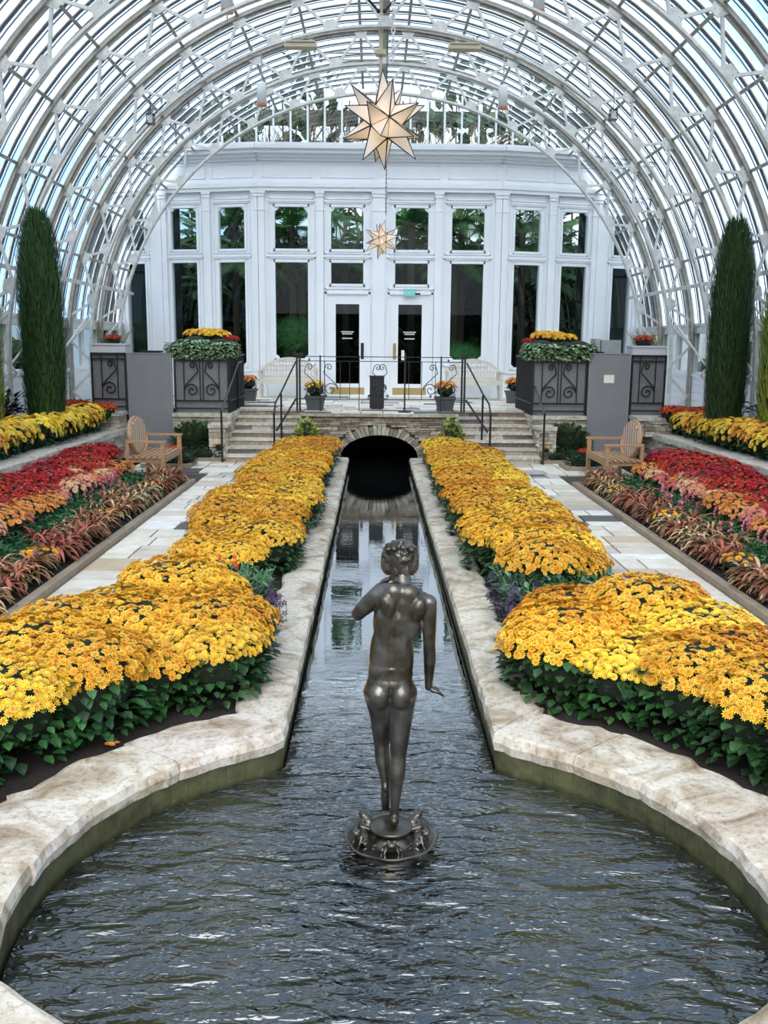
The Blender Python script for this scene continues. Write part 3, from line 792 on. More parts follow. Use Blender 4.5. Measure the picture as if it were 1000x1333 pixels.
fo_ = bpy.data.objects.new('t', ft); COL.objects.link(fo_); fme_ = bpy.data.meshes.new_from_object(fo_.evaluated_get(bpy.context.evaluated_depsgraph_get())); bpy.data.objects.remove(fo_); fo = link('letters', fme_, es); fo.location = (.13, -.004, .09); fo.rotation_euler = (pi / 2, 0, 0)
b = MB(); b.box(.26, .38, .01, .04, .09, .13); b.build('lamp_arm', M['iron'], es)

# gable glazing above the cornice
ZC, RGL, AXR = 1.6, 6.42, .14
gb_ = MB(); gb_.add([(-5.0, 23.0, 6.30), (5.28, 23.0, 6.30)] + [(AXR + RGL * cos(radians(a)), 23.0, ZC + RGL * sin(radians(a))) for a in range(47, 134, 3)], [tuple(range(31))])
gw = tag(gb_.build('window_gable', M['gableglass']), kind='structure')
x = -4.4
while x < 4.8:
    zt = ZC + math.sqrt(max(0, (RGL - .05) ** 2 - (x - AXR) ** 2))
    k = MB(); thick = .022 if abs((x - .1) % 2.0) > .2 else .04
    k.box(x - thick, x + thick, 22.93, 22.99, 6.3, max(6.4, zt)); k.build('mullion', M['white'], gw); x += .40
k = MB()
for z, h in ((6.36, .06),): k.box(-4.6, 4.8, 22.92, 22.98, z, z + h)
k.build('sill_rail', M['white'], gw)
# flat cladding filling between the side sections and the roof shell
k = MB(); k.box(-6.3, -4.7, 23.15, 23.25, TZ, 6.4); k.box(4.9, 6.6, 23.15, 23.25, TZ, 6.4); tag(k.build('wall_north_fill', M['palmwall']), kind='structure')

# ------------------------------------------------------------------ palm house beyond the windows
b = MB(); b.box(-7, 7, 31, 31.2, -.3, 5.2); b.box(-7, -6.8, 23.5, 31, -.3, 5.2); b.box(6.8, 7, 23.5, 31, -.3, 5.2)
tag(b.build('wall_palm_house', M['palmwall']), kind='structure')
b = MB(); b.box(-7, 7, 23.3, 31, .5, .72); tag(b.build('floor_palm_house', M['soil']), kind='structure')
b = MB()
for i in range(-16, 17): b.box(i * .42 - .02, i * .42 + .02, 30.9, 31.0, 1.0, 9.5)
for z in (3.0, 5.0, 6.8): b.box(-7, 7, 30.85, 30.98, z, z + .12)
b.box(-7, 7, 30.2, 31.0, 8.75, 9.05)
tag(b.build('palm_house_framing', M['palmwall']), 'grey mullions and ledges of the glasshouse beyond the gable windows', 'glasshouse frame')
def frond(mb, base, az, el, ln, n=14, wl=.35, droop=1.0, col=(.05, .13, .03)):
    p = Vector(base); d = Vector((cos(az) * cos(el), sin(az) * cos(el), sin(el))); pts = []
    for i in range(n + 1):
        pts.append(p.copy()); p = p + d * ln / n; d = (d + Vector((0, 0, -droop * 1.6 / n))).normalized()
    side = Vector((-sin(az), cos(az), 0)); mb.tube(pts, .012, 3, col=(.08, .14, .04))
    for i in range(2, n + 1):
        k = i / n; lw = wl * math.sin(pi * min(1, k * .85 + .12)); dd = (pts[i] - pts[i - 1]).normalized()
        for s in (-1, 1):
            for e_ in (0, .5):
                q = pts[i - 1].lerp(pts[i], e_); tip = q + side * s * lw + dd * lw * .55 + Vector((0, 0, -lw * .35)); c_ = U(.7, 1.3)
                mb.add([q - dd * .015, q + dd * .015, q.lerp(tip, .5) + dd * .02, tip], [(0, 1, 2), (0, 2, 3)], tuple(v * c_ for v in col))
def palm_feather(x, y, z, th, n, ln, label, seed):
    random.seed(seed); p = thing('palm', label, 'palm', (x, y, z), 0, 'palms behind the glass')
    t_ = MB(); t_.tube([(0, 0, 0), (.03, 0, th * .5), (0, .02, th)], [.11, .09, .08], 8); t_.build('trunk', M['trunk'], p, True)
    f = MB()
    for i in range(n): frond(f, (0, 0, th), 2 * pi * i / n * 1.618 * 1.0 + i, U(.1, 1.25), ln * U(.8, 1.1), col=(U(.07, .12), U(.20, .32), U(.04, .08)))
    f.build('fronds', M['leaf'], p); return p
def palm_fan(x, y, z, th, n, r, label, seed):
    random.seed(seed); p = thing('fan_palm', label, 'palm', (x, y, z))
    t_ = MB(); t_.tube([(0, 0, 0), (0, 0, th)], [.08, .06], 8); t_.build('trunk', M['trunk'], p, True); f = MB()
    for i in range(n):
        az = U(0, 2 * pi); el = U(-.3, 1.3); c = Vector((cos(az) * cos(el), sin(az) * cos(el), sin(el))) * U(.25, .5) + Vector((0, 0, th)); f.tube([(0, 0, th), c], .01, 4, col=(.07, .16, .04))
        nrm = (c - Vector((0, 0, th))).normalized(); s = nrm.cross(Vector((0, 0, 1))).normalized(); u = s.cross(nrm)
        face = (nrm * .4 + Vector((0, -.9, .1))).normalized()
        s = face.cross(Vector((0, 0, 1))).normalized(); u = s.cross(face)
        for k in range(26):
            a_ = -2.2 + 4.4 * k / 25 + pi / 2; tip = c + (s * cos(a_) + u * sin(a_)) * r * U(.85, 1.05) + face * .05; a2 = a_ + .05
            m_ = c.lerp(tip, .55); w_ = (s * -sin(a_) + u * cos(a_)) * .010; c_ = U(.7, 1.3)
            f.add([c, m_ - w_, tip, m_ + w_], [(0, 1, 2, 3)], (.13 * c_, .40 * c_, .12 * c_))
    f.build('fronds', M['leaf'], p); return p
palm_fan(-1.95, 22.9, .72, 1.15, 7, .50, 'bright green fan palm behind the left lower window beside the doors', 4)
palm_fan(2.1, 23.1, .72, .7, 7, .42, 'green fan palm low behind the right lower window beside the doors', 5)
PL = [(-4.2, 24.9, 2.6, 13, 1.5, 'behind the outermost left windows'), (-3.1, 24.0, 3.3, 14, 1.6, 'behind the second left windows'), (-1.9, 24.4, 3.6, 16, 1.6, 'behind the third left windows'), (-.8, 25.0, 3.3, 12, 1.7, 'behind the left door'),
      (.9, 24.8, 3.4, 12, 1.7, 'behind the right door'), (2.0, 24.2, 3.3, 16, 1.5, 'behind the right window beside the doors'), (3.4, 24.0, 3.4, 14, 1.6, 'behind the second window from the right'), (4.4, 24.9, 2.9, 13, 1.5, 'behind the outermost right windows')]
for i, (x, y, th, n, ln, lb) in enumerate(PL): palm_feather(x, y, .72, th, n, ln, 'tall feathery palm standing ' + lb, 20 + i)
def leafmass(name, label, x, y, z, rx, ry, rz, n, s, cols, seed, cat='shrub', core=True):
    random.seed(seed); p = thing(name, label, cat, (x, y, z)); f = MB()
    if core:
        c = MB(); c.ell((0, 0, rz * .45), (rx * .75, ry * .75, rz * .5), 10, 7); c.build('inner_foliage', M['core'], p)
    for i in range(n):
        a, e_ = U(0, 2 * pi), math.asin(U(-.25, 1)); nn = Vector((cos(a) * cos(e_), sin(a) * cos(e_), sin(e_)))
        q = Vector((nn.x * rx, nn.y * ry, nn.z * rz * .55 + rz * .45)) * U(.75, 1.03); leaf(f, q, (nn + Vector((U(-.5, .5), U(-.5, .5), U(-.1, .6)))).normalized(), s * U(.7, 1.2), random.choice(cols))
    f.build('foliage', M['leaf'], p); return p
def leaf(mb, p, d, s, col, wide=.42, nrm=None):
    """a folded five-point leaf growing along d"""
    up = nrm or Vector((U(-.4, .4), U(-.4, .4), 1)); a = d.cross(up); a = a.normalized() if a.length > 1e-4 else Vector((1, 0, 0)); n = a.cross(d)
    k = U(.75, 1.25); c = (col[0] * k, col[1] * k, col[2] * k)
    mb.add([p, p + d * s * .35 + a * s * wide + n * s * .08, p + d * s * .75 + a * s * wide * .6 + n * s * .02, p + d * s - n * s * .1, p + d * s * .75 - a * s * wide * .6 + n * s * .02, p + d * s * .35 - a * s * wide + n * s * .08, p + d * s * .5],
           [(0, 1, 6), (1, 2, 6), (2, 3, 6), (3, 4, 6), (4, 5, 6), (5, 0, 6)], c)
GREEN = [(.04, .11, .03), (.06, .15, .04), (.03, .08, .03)]
PL2 = [(-4.3, 24.9, 3.9, 'outermost left'), (-3.6, 24.6, 4.2, 'second left'), (-2.1, 24.1, 4.1, 'third left'), (-1.2, 24.6, 4.4, 'fourth left'), (.9, 24.2, 4.2, 'fourth right'), (2.2, 24.6, 4.3, 'third right'), (3.7, 24.2, 4.1, 'second right'), (4.5, 24.9, 3.9, 'outermost right')]
for i, (x, y, th, lb) in enumerate(PL2): palm_feather(x, y, .72, th, 17, 1.5, 'taller palm whose crown fills the %s upper window' % lb, 70 + i)
for i in range(6): leafmass('tall_shrub', 'tall broad-leaved dark shrub against the back of the palm house, %s' % ['far left', 'left', 'left of the doors', 'right of the doors', 'right', 'far right'][i], -5.3 + i * 2.15, 26.4, .72, 1.25, .6, 3.5, 900, .34, [(.04, .11, .035), (.06, .16, .05), (.03, .08, .03)], 80 + i)
for i in range(9):
    leafmass('shrub', 'dense dark shrub low behind the glass, %s' % ['far left window', 'second left window', 'left window beside the fan palm', 'left door', 'between the doors', 'right door', 'window right of the doors', 'second right window', 'far right window'][i],
             -4.6 + i * 1.18, 24.8 + (i % 2) * .5, .72, .75, .5, 1.3 + (i % 3) * .3, 260, .22, GREEN, 50 + i)
for i, (x, y, rx_, h_) in enumerate(((-4.2, 28.2, 1.3, 8.4), (-2.0, 29.2, 1.4, 9.6), (.6, 29.0, 1.2, 8.2), (2.6, 28.6, 1.3, 9.4), (4.6, 28.4, 1.3, 8.6))):
    leafmass('glasshouse_tree', 'leafy tree reaching up behind the gable windows, %s' % ['far left', 'left', 'behind the large star', 'right', 'far right'][i], x, y, .72, rx_, .8, h_, 330, .42, [(.06, .12, .05), (.09, .16, .07), (.04, .08, .035)], 90 + i, 'tree', core=False)
for sx_, lb_ in ((-1, 'left'), (1, 'right')):
    leafmass('darkening_hedge', 'hedge added to darken the view through the %s side windows' % lb_, sx_ * 8.6, 13, -.6, .8, 12, 2.9, 5000, .42, [(.04, .08, .035), (.06, .11, .05)], 97 + sx_, 'hedge')  # leaf masses added outside so the side panes and reflections turn dark
def bare_tree(x, y, z, h, seed, label):
    random.seed(seed); p = thing('bare_tree', label, 'tree', (x, y, z)); mb = MB()
    def br(q, d, l, r, lv):
        e_ = q + d * l; mb.tube([q, q.lerp(e_, .5) + Vector((U(-.05, .05), U(-.05, .05), 0)) * l, e_], [r, r * .85, r * .7], 5, cap=False)
        if lv == 0: return
        for _ in range(3): br(e_, (d + Vector((U(-.9, .9), U(-.5, .5), U(-.2, .6)))).normalized(), l * U(.6, .8), r * .6, lv - 1)
    br(Vector((0, 0, 0)), Vector((0, 0, 1)), h * .4, .12, 5); mb.build('branches', M['trunk'], p); return p
bare_tree(-3.2, 26.5, .7, 6.0, 1, 'bare branching tree behind the left of the gable windows'); bare_tree(-1.4, 27.5, .7, 7.0, 2, 'bare branching tree left of centre behind the gable windows')
bare_tree(1.8, 26.5, .7, 6.5, 3, 'bare branching tree right of centre behind the gable windows'); bare_tree(3.8, 27.5, .7, 6.0, 4, 'bare branching tree behind the right of the gable windows')

# ------------------------------------------------------------------ barrel-vaulted glass roof
random.seed(11)
Y0R, Y1R = -1.9, 23.1
def ring(r, a, zc=ZC): return (AXR + r * cos(radians(a)), zc + r * sin(radians(a)))
ANG = [7 + 166 * i / 48 for i in range(49)]
rg = MB(); vs = []; fs_ = []
for i, a in enumerate(ANG):
    x, z = ring(RGL, a); vs += [(x, Y0R, z), (x, Y1R, z)]
for i in range(48): fs_.append((2 * i, 2 * i + 1, 2 * i + 3, 2 * i + 2))
rg.add(vs, fs_); ceil = tag(rg.build('ceiling', M['roofglass'], smooth=True), kind='structure')
def arcbar(mb, r0, r1, y0, y1, angs, col=None, zc=ZC):
    vs = []
    for a in angs:
        for r, y in ((r0, y0), (r1, y0), (r1, y1), (r0, y1)):
            x, z = ring(r, a, zc); vs.append((x, y, z))
    fs_ = []
    for i in range(len(angs) - 1):
        for k in range(4): fs_.append((i * 4 + k, i * 4 + (k + 1) % 4, (i + 1) * 4 + (k + 1) % 4, (i + 1) * 4 + k))
    fs_ += [(3, 2, 1, 0), tuple(len(vs) - 4 + k for k in range(4))]
    mb.add(vs, fs_, col)
gbm = MB(); arcbar(gbm, 6.386, 6.41, -.017, .017, ANG); gbm = gbm.mesh('glazing_bar', M['steel'])
gsm = MB(); arcbar(gsm, 6.390, 6.412, .030, .052, ANG); arcbar(gsm, 6.390, 6.412, .082, .104, ANG); arcbar(gsm, 6.396, 6.410, .20, .212, ANG); gsm = gsm.mesh('dark_strip', M['gasket'])
n_b = int((Y1R - Y0R) / .42)
for i in range(n_b + 1):
    y = Y0R + .05 + i * .42
    o_ = link('glazing_bar', gbm, ceil); o_.location = (0, y, 0)
    o_ = link('dark_strip', gsm, o_); o_.location = (0, 0, 0)
PURL = [19 + 9.55 * k for k in range(8)]; PURL += [180 - a for a in PURL[::-1]]
for a in PURL:
    x, z = ring(6.31, a); mb = MB(); d = Vector((cos(radians(a)), 0, sin(radians(a))))
    mb.bar((x, Y0R, z), (x, Y1R, z), .05, .075, up=tuple(d)); mb.build('purlin', M['steel2'], ceil)
mb = MB(); mb.box(AXR - .09, AXR + .09, Y0R, Y1R, ZC + 6.28, ZC + 6.42); mb.build('ridge_beam', M['steel2'], ceil)
# heavier white stringer low on the vault and the eaves beam
for s in (0, 1):
    a = 14.5 if s else 165.5
    x, z = ring(6.10, a); mb = MB(); mb.bar((x, Y0R, z), (x, 22.6, z), .07, .12, up=(1 if s else -1, 0, .25)); mb.build('stringer', M['steel'], ceil)
    x = AXR + (6.37 if s else -6.37); mb = MB(); mb.box(x - .09, x + .09, Y0R, Y1R, 2.26, 2.44); mb.box(x - .12, x + .12, Y0R, Y1R, 2.40, 2.45); mb.build('eaves_beam', M['steel'], ceil)

# trusses
RI, ZCI = 5.85, 1.39
def pin(a): return Vector((AXR + RI * cos(radians(a)), 0, ZCI + RI * sin(radians(a))))
def pout(a): x, z = ring(6.24, a); return Vector((x, 0, z))
def truss():
    root = thing('roof_truss', 'x', 'roof truss')
    angI = [8 + 164 * i / 56 for i in range(57)]
    mb = MB(); vs = []
    pts = [pin(a) for a in angI]; pts = [Vector((pts[0].x + .03, 0, .46))] + [Vector((pts[0].x + .03, 0, 1.6))] + pts + [Vector((pts[-1].x - .03, 0, 1.6)), Vector((pts[-1].x - .03, 0, .46))]
    def chord(mb, pts, w, h, y=0):
        vs = []
        for i, p in enumerate(pts):
            d = (pts[min(i + 1, len(pts) - 1)] - pts[max(i - 1, 0)]).normalized(); n = Vector((-d.z, 0, d.x))
            for a, b in ((-w / 2, -h / 2), (w / 2, -h / 2), (w / 2, h / 2), (-w / 2, h / 2)): q = p + n * b; vs.append((q.x, a + y, q.z))
        fs_ = []
        for i in range(len(pts) - 1):
            for k in range(4): fs_.append((i * 4 + k, i * 4 + (k + 1) % 4, (i + 1) * 4 + (k + 1) % 4, (i + 1) * 4 + k))
        mb.add(vs, fs_)
    chord(mb, pts, .085, .03); chord(mb, pts, .02, .07); mb.build('inner_chord', M['steel'], root)
    mb = MB(); pts = [pout(a) for a in [4 + 172 * i / 60 for i in range(61)]]; pts = [Vector((pts[0].x, 0, .46))] + pts + [Vector((pts[-1].x, 0, .46))]
    chord(mb, pts, .12, .03); chord(mb, pts, .03, .12); mb.build('outer_chord', M['steel2'], root)
    outs = [19 + 9.55 * k for k in range(8)]; outs = outs + [180 - a for a in outs[::-1]]
    inn = []
    for i in range(len(outs) - 1): inn.append((outs[i] + outs[i + 1]) / 2)
    inn = [outs[0] - 5] + inn + [outs[-1] + 5]
    def web(p, q):
        mb = MB(); mb.bar(p, q, .042, .042, up=(0, 1, 0)); mb.build('brace', M['steel'], root)
    for i, a in enumerate(outs):
        web(pout(a), pin(inn[i])); web(pout(a), pin(inn[i + 1]))
    for s in (0, 1):
        sg = 1 if s else -1; xi = AXR + sg * 5.72; xo = AXR + sg * 6.2; zs = [.5, 1.0, 1.5, 2.0, 2.5, 3.0]
        for k in range(5):
            if k == 4:
                web(Vector((xo - sg * .02, 0, 2.5)), pin(inn[0] if s else inn[-1])); continue
            p, q = (Vector((xi, 0, zs[k])), Vector((xo, 0, zs[k + 1]))) if k % 2 == 0 else (Vector((xo, 0, zs[k])), Vector((xi, 0, zs[k + 1])))
            web(p, q)
    rnd = random.Random(2)
    def plate(c, t_, up, w_, h_):
        mb = MB(); t_ = Vector((t_[0], 0, t_[1])); up = Vector((up[0], 0, up[1]))
        pts = [c - t_ * w_, c + t_ * w_, c + t_ * w_ * .45 + up * h_, c - t_ * w_ * .45 + up * h_]
        mb.add([(q.x, -.03, q.z) for q in pts] + [(q.x, -.018, q.z) for q in pts], [(0, 1, 2, 3), (7, 6, 5, 4), (0, 4, 5, 1), (1, 5, 6, 2), (2, 6, 7, 3), (3, 7, 4, 0)])
        for u_, v_ in ((-.6, .15), (-.2, .15), (.2, .15), (.6, .15), (-.35, .6), (.35, .6)):
            q = c + t_ * w_ * u_ + up * h_ * v_; mb.ell((q.x, -.03, q.z), (.011, .008, .011), 6, 4)
        mb.build('gusset_plate', M['steel'], root)
    for a in inn:
        r_ = radians(a); plate(pin(a), (-sin(r_), cos(r_)), (cos(r_), sin(r_)), .15, .16)
    for a in outs:
        r_ = radians(a); plate(pout(a), (-sin(r_), cos(r_)), (-cos(r_), -sin(r_)), .14, .15)
    return reg(root)
TY = [21.0 - 2.1 * i for i in range(10)]
tp = truss()
ORD = ['first', 'second', 'third', 'fourth', 'fifth', 'sixth', 'seventh', 'eighth', 'ninth', 'tenth', 'eleventh']
for i, y in enumerate(TY):
    lab = 'arched white lattice roof truss, nearest the windowed end wall' if i == 0 else 'arched white lattice roof truss, %s counted from the windowed end wall' % ORD[i]
    dup(tp, lab, 'arched roof trusses', loc=(0, y, 0))
# side walls
for s, nm in ((0, 'west'), (1, 'east')):
    sg = 1 if s else -1; X = AXR + sg * 6.37
    mb = MB(); mb.box(X - .1, X + .1, Y0R, 23.3, -.6, 1.44); mb.box(min(X, X - sg * .14), max(X, X - sg * .14), Y0R, 23.3, 1.40, 1.46)
    for k in range(5): mb.box(min(X - sg * .1, X - sg * .112), max(X - sg * .1, X - sg * .112), Y0R, 23.3, .62 + k * .16, .62 + k * .16 + .15)
    tag(mb.build('wall_' + nm, M['white']), kind='structure')
    mb = MB(); 
    for i in range(24): y = Y0R + i * 1.05; mb.box(X - .06, X + .06, y - .04, y + .04, 1.44, 2.3)
    mb.box(X - .05, X + .05, Y0R, 23.1, 1.44, 1.50); wn = tag(mb.build('window_%s' % nm, M['white']), kind='structure')
    g_ = MB(); g_.add([(X, Y0R, 1.44), (X, 23.1, 1.44), (X, 23.1, 2.3), (X, Y0R, 2.3)], [(0, 1, 2, 3)]); g_.build('pane', M['sideglass'], wn)
    for i, y in enumerate((14.7, 16.8, 18.9)):
        mb = MB(); x_i = AXR + sg * 5.75
        mb.tube([(x_i, y, 2.6), (x_i + sg * .35, y - 1.7, 1.45)], .018, 6)
        tag(mb.build('brace_rod', M['steel']), 'slanting white brace rod by the %s side windows, %s from the end wall' % ('left' if s == 0 else 'right', ['third', 'second', 'nearest'][i]), 'rod')

b = MB(); b.box(-7, 7.2, -6.3, -6.1, -.6, 3.6); tag(b.build('wall_south_unseen', M['palmwall']), kind='structure')  # unseen wall behind the camera, added so bronze and glass reflect dark
b = MB(); b.box(-7, 7.2, -6.1, -.6, -.3, -.02); tag(b.build('floor_south', M['kerb']), kind='structure')
# things hanging in the roof
def cyl_lamp(x, y, z, label):
    p = thing('cylinder_lamp', label, 'lamp', (x, y, z), 0, 'hanging white cylinder lamps')
    b = MB(); b.lathe([(0, .40), (.085, .40), (.09, .38), (.09, .02), (0, .02)], 18); b.build('shade', M['white'], p, True)
    b = MB(); b.lathe([(.06, .02), (.098, .015), (.098, -.015), (.06, -.02), (0, -.02)], 18); b.build('rim', M['copper'], p)
    b = MB(); b.tube([(0, 0, .4), (0, 0, .95)], .012, 5); b.tube([(0, 0, -.02), (0, 0, -.16)], .01, 5); b.build('stem', M['steel2'], p)
cyl_lamp(-2.17, 18.7, 6.42, 'white cylinder lamp with copper rim, lower left of the roof'); cyl_lamp(2.40, 18.7, 6.42, 'white cylinder lamp, lower right of the roof')
cyl_lamp(-2.24, 15.0, 6.85, 'white cylinder lamp with copper rim at the upper left edge of the picture'); cyl_lamp(2.42, 15.0, 6.9, 'white cylinder lamp with copper rim at the upper right')
def batten(x, y, z, label):
    p = thing('batten_lamp', label, 'lamp', (x, y, z), 0, 'flat cream batten lamps')
    b = MB(); b.box(-.27, .27, -.1, .1, 0, .07); b.box(-.24, .24, -.12, .12, .07, .09); b.build('housing', M['cream'], p)
    b = MB(); b.tube([(-.15, 0, .09), (-.15, 0, .22)], .01, 5); b.tube([(.15, 0, .09), (.15, 0, .22)], .01, 5); b.build('hanger', M['steel2'], p)
batten(-1.27, 16.7, 6.85, 'cream batten lamp under the truss, left of the centre pole'); batten(1.47, 16.7, 6.85, 'cream batten lamp under the truss, right of the centre pole')
def sensor(x, y, z, label):
    p = thing('box_lantern', label, 'lamp', (x, y, z), 0, 'small box lanterns'); b = MB(); s = .055
    for a in (-s, s):
        for c in (-s, s): b.bar((a, c, 0), (a, c, .16), .014, .014)
    for zz in (0, .16):
        for a in (-s, s): b.bar((-s, a, zz), (s, a, zz), .014, .014); b.bar((a, -s, zz), (a, s, zz), .014, .014)
    b.tube([(0, 0, .16), (0, 0, .5)], .006, 4); b.build('frame', M['iron'], p)
    b = MB(); b.box(-s * .7, s * .7, -s * .7, s * .7, .02, .14); b.build('lens', M['tray'], p)
sensor(-3.80, 16.6, 5.60, 'small black-framed box lantern hanging at the left of the vault'); sensor(4.0, 16.6, 5.75, 'small black-framed box lantern hanging at the right of the vault')
b = MB(); b.tube([(0, 0, 0), (0, 0, 1.6)], .035, 8); b.box(-.09, .09, -.09, .09, -.04, .04); b.tube([(0, -.02, -1.2), (0, 0, 0)], .02, 6)
q = b.build('centre_pole', M['cream']); q.location = (AX - .03, 16.9, 6.95 - .1); tag(q, 'tan vent-winding pole hanging at the centre of the roof', 'pole')
for s in (-1, 1):
    b = MB(); b.tube([(0, 0, 0), (s * .25, 0, .26), (s * .28, 0, .5)], .02, 6); b.ell((s * .25, 0, .26), (.05, .03, .05), 8, 6); b.ell((0, 0, 0), (.035, .03, .035), 8, 6)
    q = b.build('vent_crank', M['iron']); q.location = (AX + s * .05 - .03, 15.8, 7.15); tag(q, 'black vent crank arm, %s of the centre pole' % ('left' if s < 0 else 'right'), 'crank')
b = MB(); b.tube([(-1.0, 0, 0), (1.0, 0, 0)], .014, 6); b.tube([(-1.0, 0, -.12), (1.0, 0, -.12)], .012, 6)
q = b.build('tie_rod', M['steel2']); q.location = (AX, 18.9, 7.42); tag(q, 'pair of thin horizontal tie rods near the roof crown', 'rod')

# star lanterns
def star(cx, cy, cz, rad, label, seed, spin):
    p = thing('star_lantern', label, 'lamp', (cx, cy, cz)); ph = (1 + 5 ** .5) / 2
    V_ = [Vector(v).normalized() for v in [(-1, ph, 0), (1, ph, 0), (-1, -ph, 0), (1, -ph, 0), (0, -1, ph), (0, 1, ph), (0, -1, -ph), (0, 1, -ph), (ph, 0, -1), (ph, 0, 1), (-ph, 0, -1), (-ph, 0, 1)]]
    F_ = [(0, 11, 5), (0, 5, 1), (0, 1, 7), (0, 7, 10), (0, 10, 11), (1, 5, 9), (5, 11, 4), (11, 10, 2), (10, 7, 6), (7, 1, 8), (3, 9, 4), (3, 4, 2), (3, 2, 6), (3, 6, 8), (3, 8, 9), (4, 9, 5), (2, 4, 11), (6, 2, 10), (8, 6, 7), (9, 8, 1)]
    Rm = Euler(spin).to_matrix(); ri = rad * .40; V_ = [Rm @ v * ri for v in V_]; rnd = random.Random(seed)
    for k, f in enumerate(F_):
        c = (V_[f[0]] + V_[f[1]] + V_[f[2]]) / 3; tip = c.normalized() * rad * (1 if k % 2 == 0 else .93)
        g_ = MB(); g_.add([V_[f[0]], V_[f[1]], V_[f[2]], tip], [(0, 1, 3), (1, 2, 3), (2, 0, 3)]); pt = g_.build('glass_point', M['star'], p)
        e_ = MB()
        for q in f: e_.tube([V_[q], tip], [rad * .016, rad * .009], 4)
        for a, b in ((0, 1), (1, 2), (2, 0)): e_.tube([V_[f[a]], V_[f[b]]], rad * .012, 4)
        e_.build('lead_edge', M['iron'], pt)
    return p
def chain(x, y, z0, z1, label, r=.012, mat='metal'):
    mb = MB(); n = max(3, int((z1 - z0) / (r * 2.6)))
    for i in range(n):
        z = z0 + (z1 - z0) * (i + .5) / n; h = (z1 - z0) / n * .72; pts = []
        for k in range(9):
            a = 2 * pi * k / 8; d = (cos(a) * r * .8, 0) if i % 2 else (0, cos(a) * r * .8); pts.append((d[0], d[1], z - z0 + sin(a) * h))
        mb.tube(pts, r * .28, 4, cap=False)
    q = mb.build('lamp_chain', M[mat]); q.location = (x, y, z0); tag(q, label, 'chain')
SY = 8.0
star(.06, SY, 3.75, .39, 'large glowing star-shaped glass lantern hanging over the channel', 1, (.95, .55, .25))
chain(.13, SY, 4.2, 7.9, 'pale chain holding the large star lantern', .017, 'tray')
star(.11, 18.0, 3.91, .36, 'small star lantern hanging far back before the doors', 2, (.1, .55, .2))
chain(.19, 18.0, 4.36, 7.8, 'long dark chain holding the small far star lantern', .014, 'iron')

# ------------------------------------------------------------------ statue and its basin
def capsule(mb, p, q, r0, r1, n=12, k=5):
    mb.tube([p, q], [r0, r1], n); mb.ell(p, (r0, r0, r0), n, 8); mb.ell(q, (r1, r1, r1), n, 8)
def chainlimb(mb, pts, rs):
    for i in range(len(pts) - 1): capsule(mb, pts[i], pts[i + 1], rs[i], rs[i + 1])
def sculpt(mb, voxel, smooth, name, mat):
    me = mb.mesh(name + '_raw', None); o = bpy.data.objects.new('tmp', me); COL.objects.link(o)
    m1 = o.modifiers.new('r', 'REMESH'); m1.mode = 'VOXEL'; m1.voxel_size = voxel
    m2 = o.modifiers.new('s', 'SMOOTH'); m2.factor = .5; m2.iterations = smooth
    dg = bpy.context.evaluated_depsgraph_get(); me2 = bpy.data.meshes.new_from_object(o.evaluated_get(dg)); me2.name = name
    bpy.data.objects.remove(o); me2.materials.clear(); me2.materials.append(mat); me2.shade_smooth(); return me2
def rx(a): return Matrix.Rotation(a, 3, 'X')
def rzm(a): return Matrix.Rotation(a, 3, 'Z')
def ry(a): return Matrix.Rotation(a, 3, 'Y')
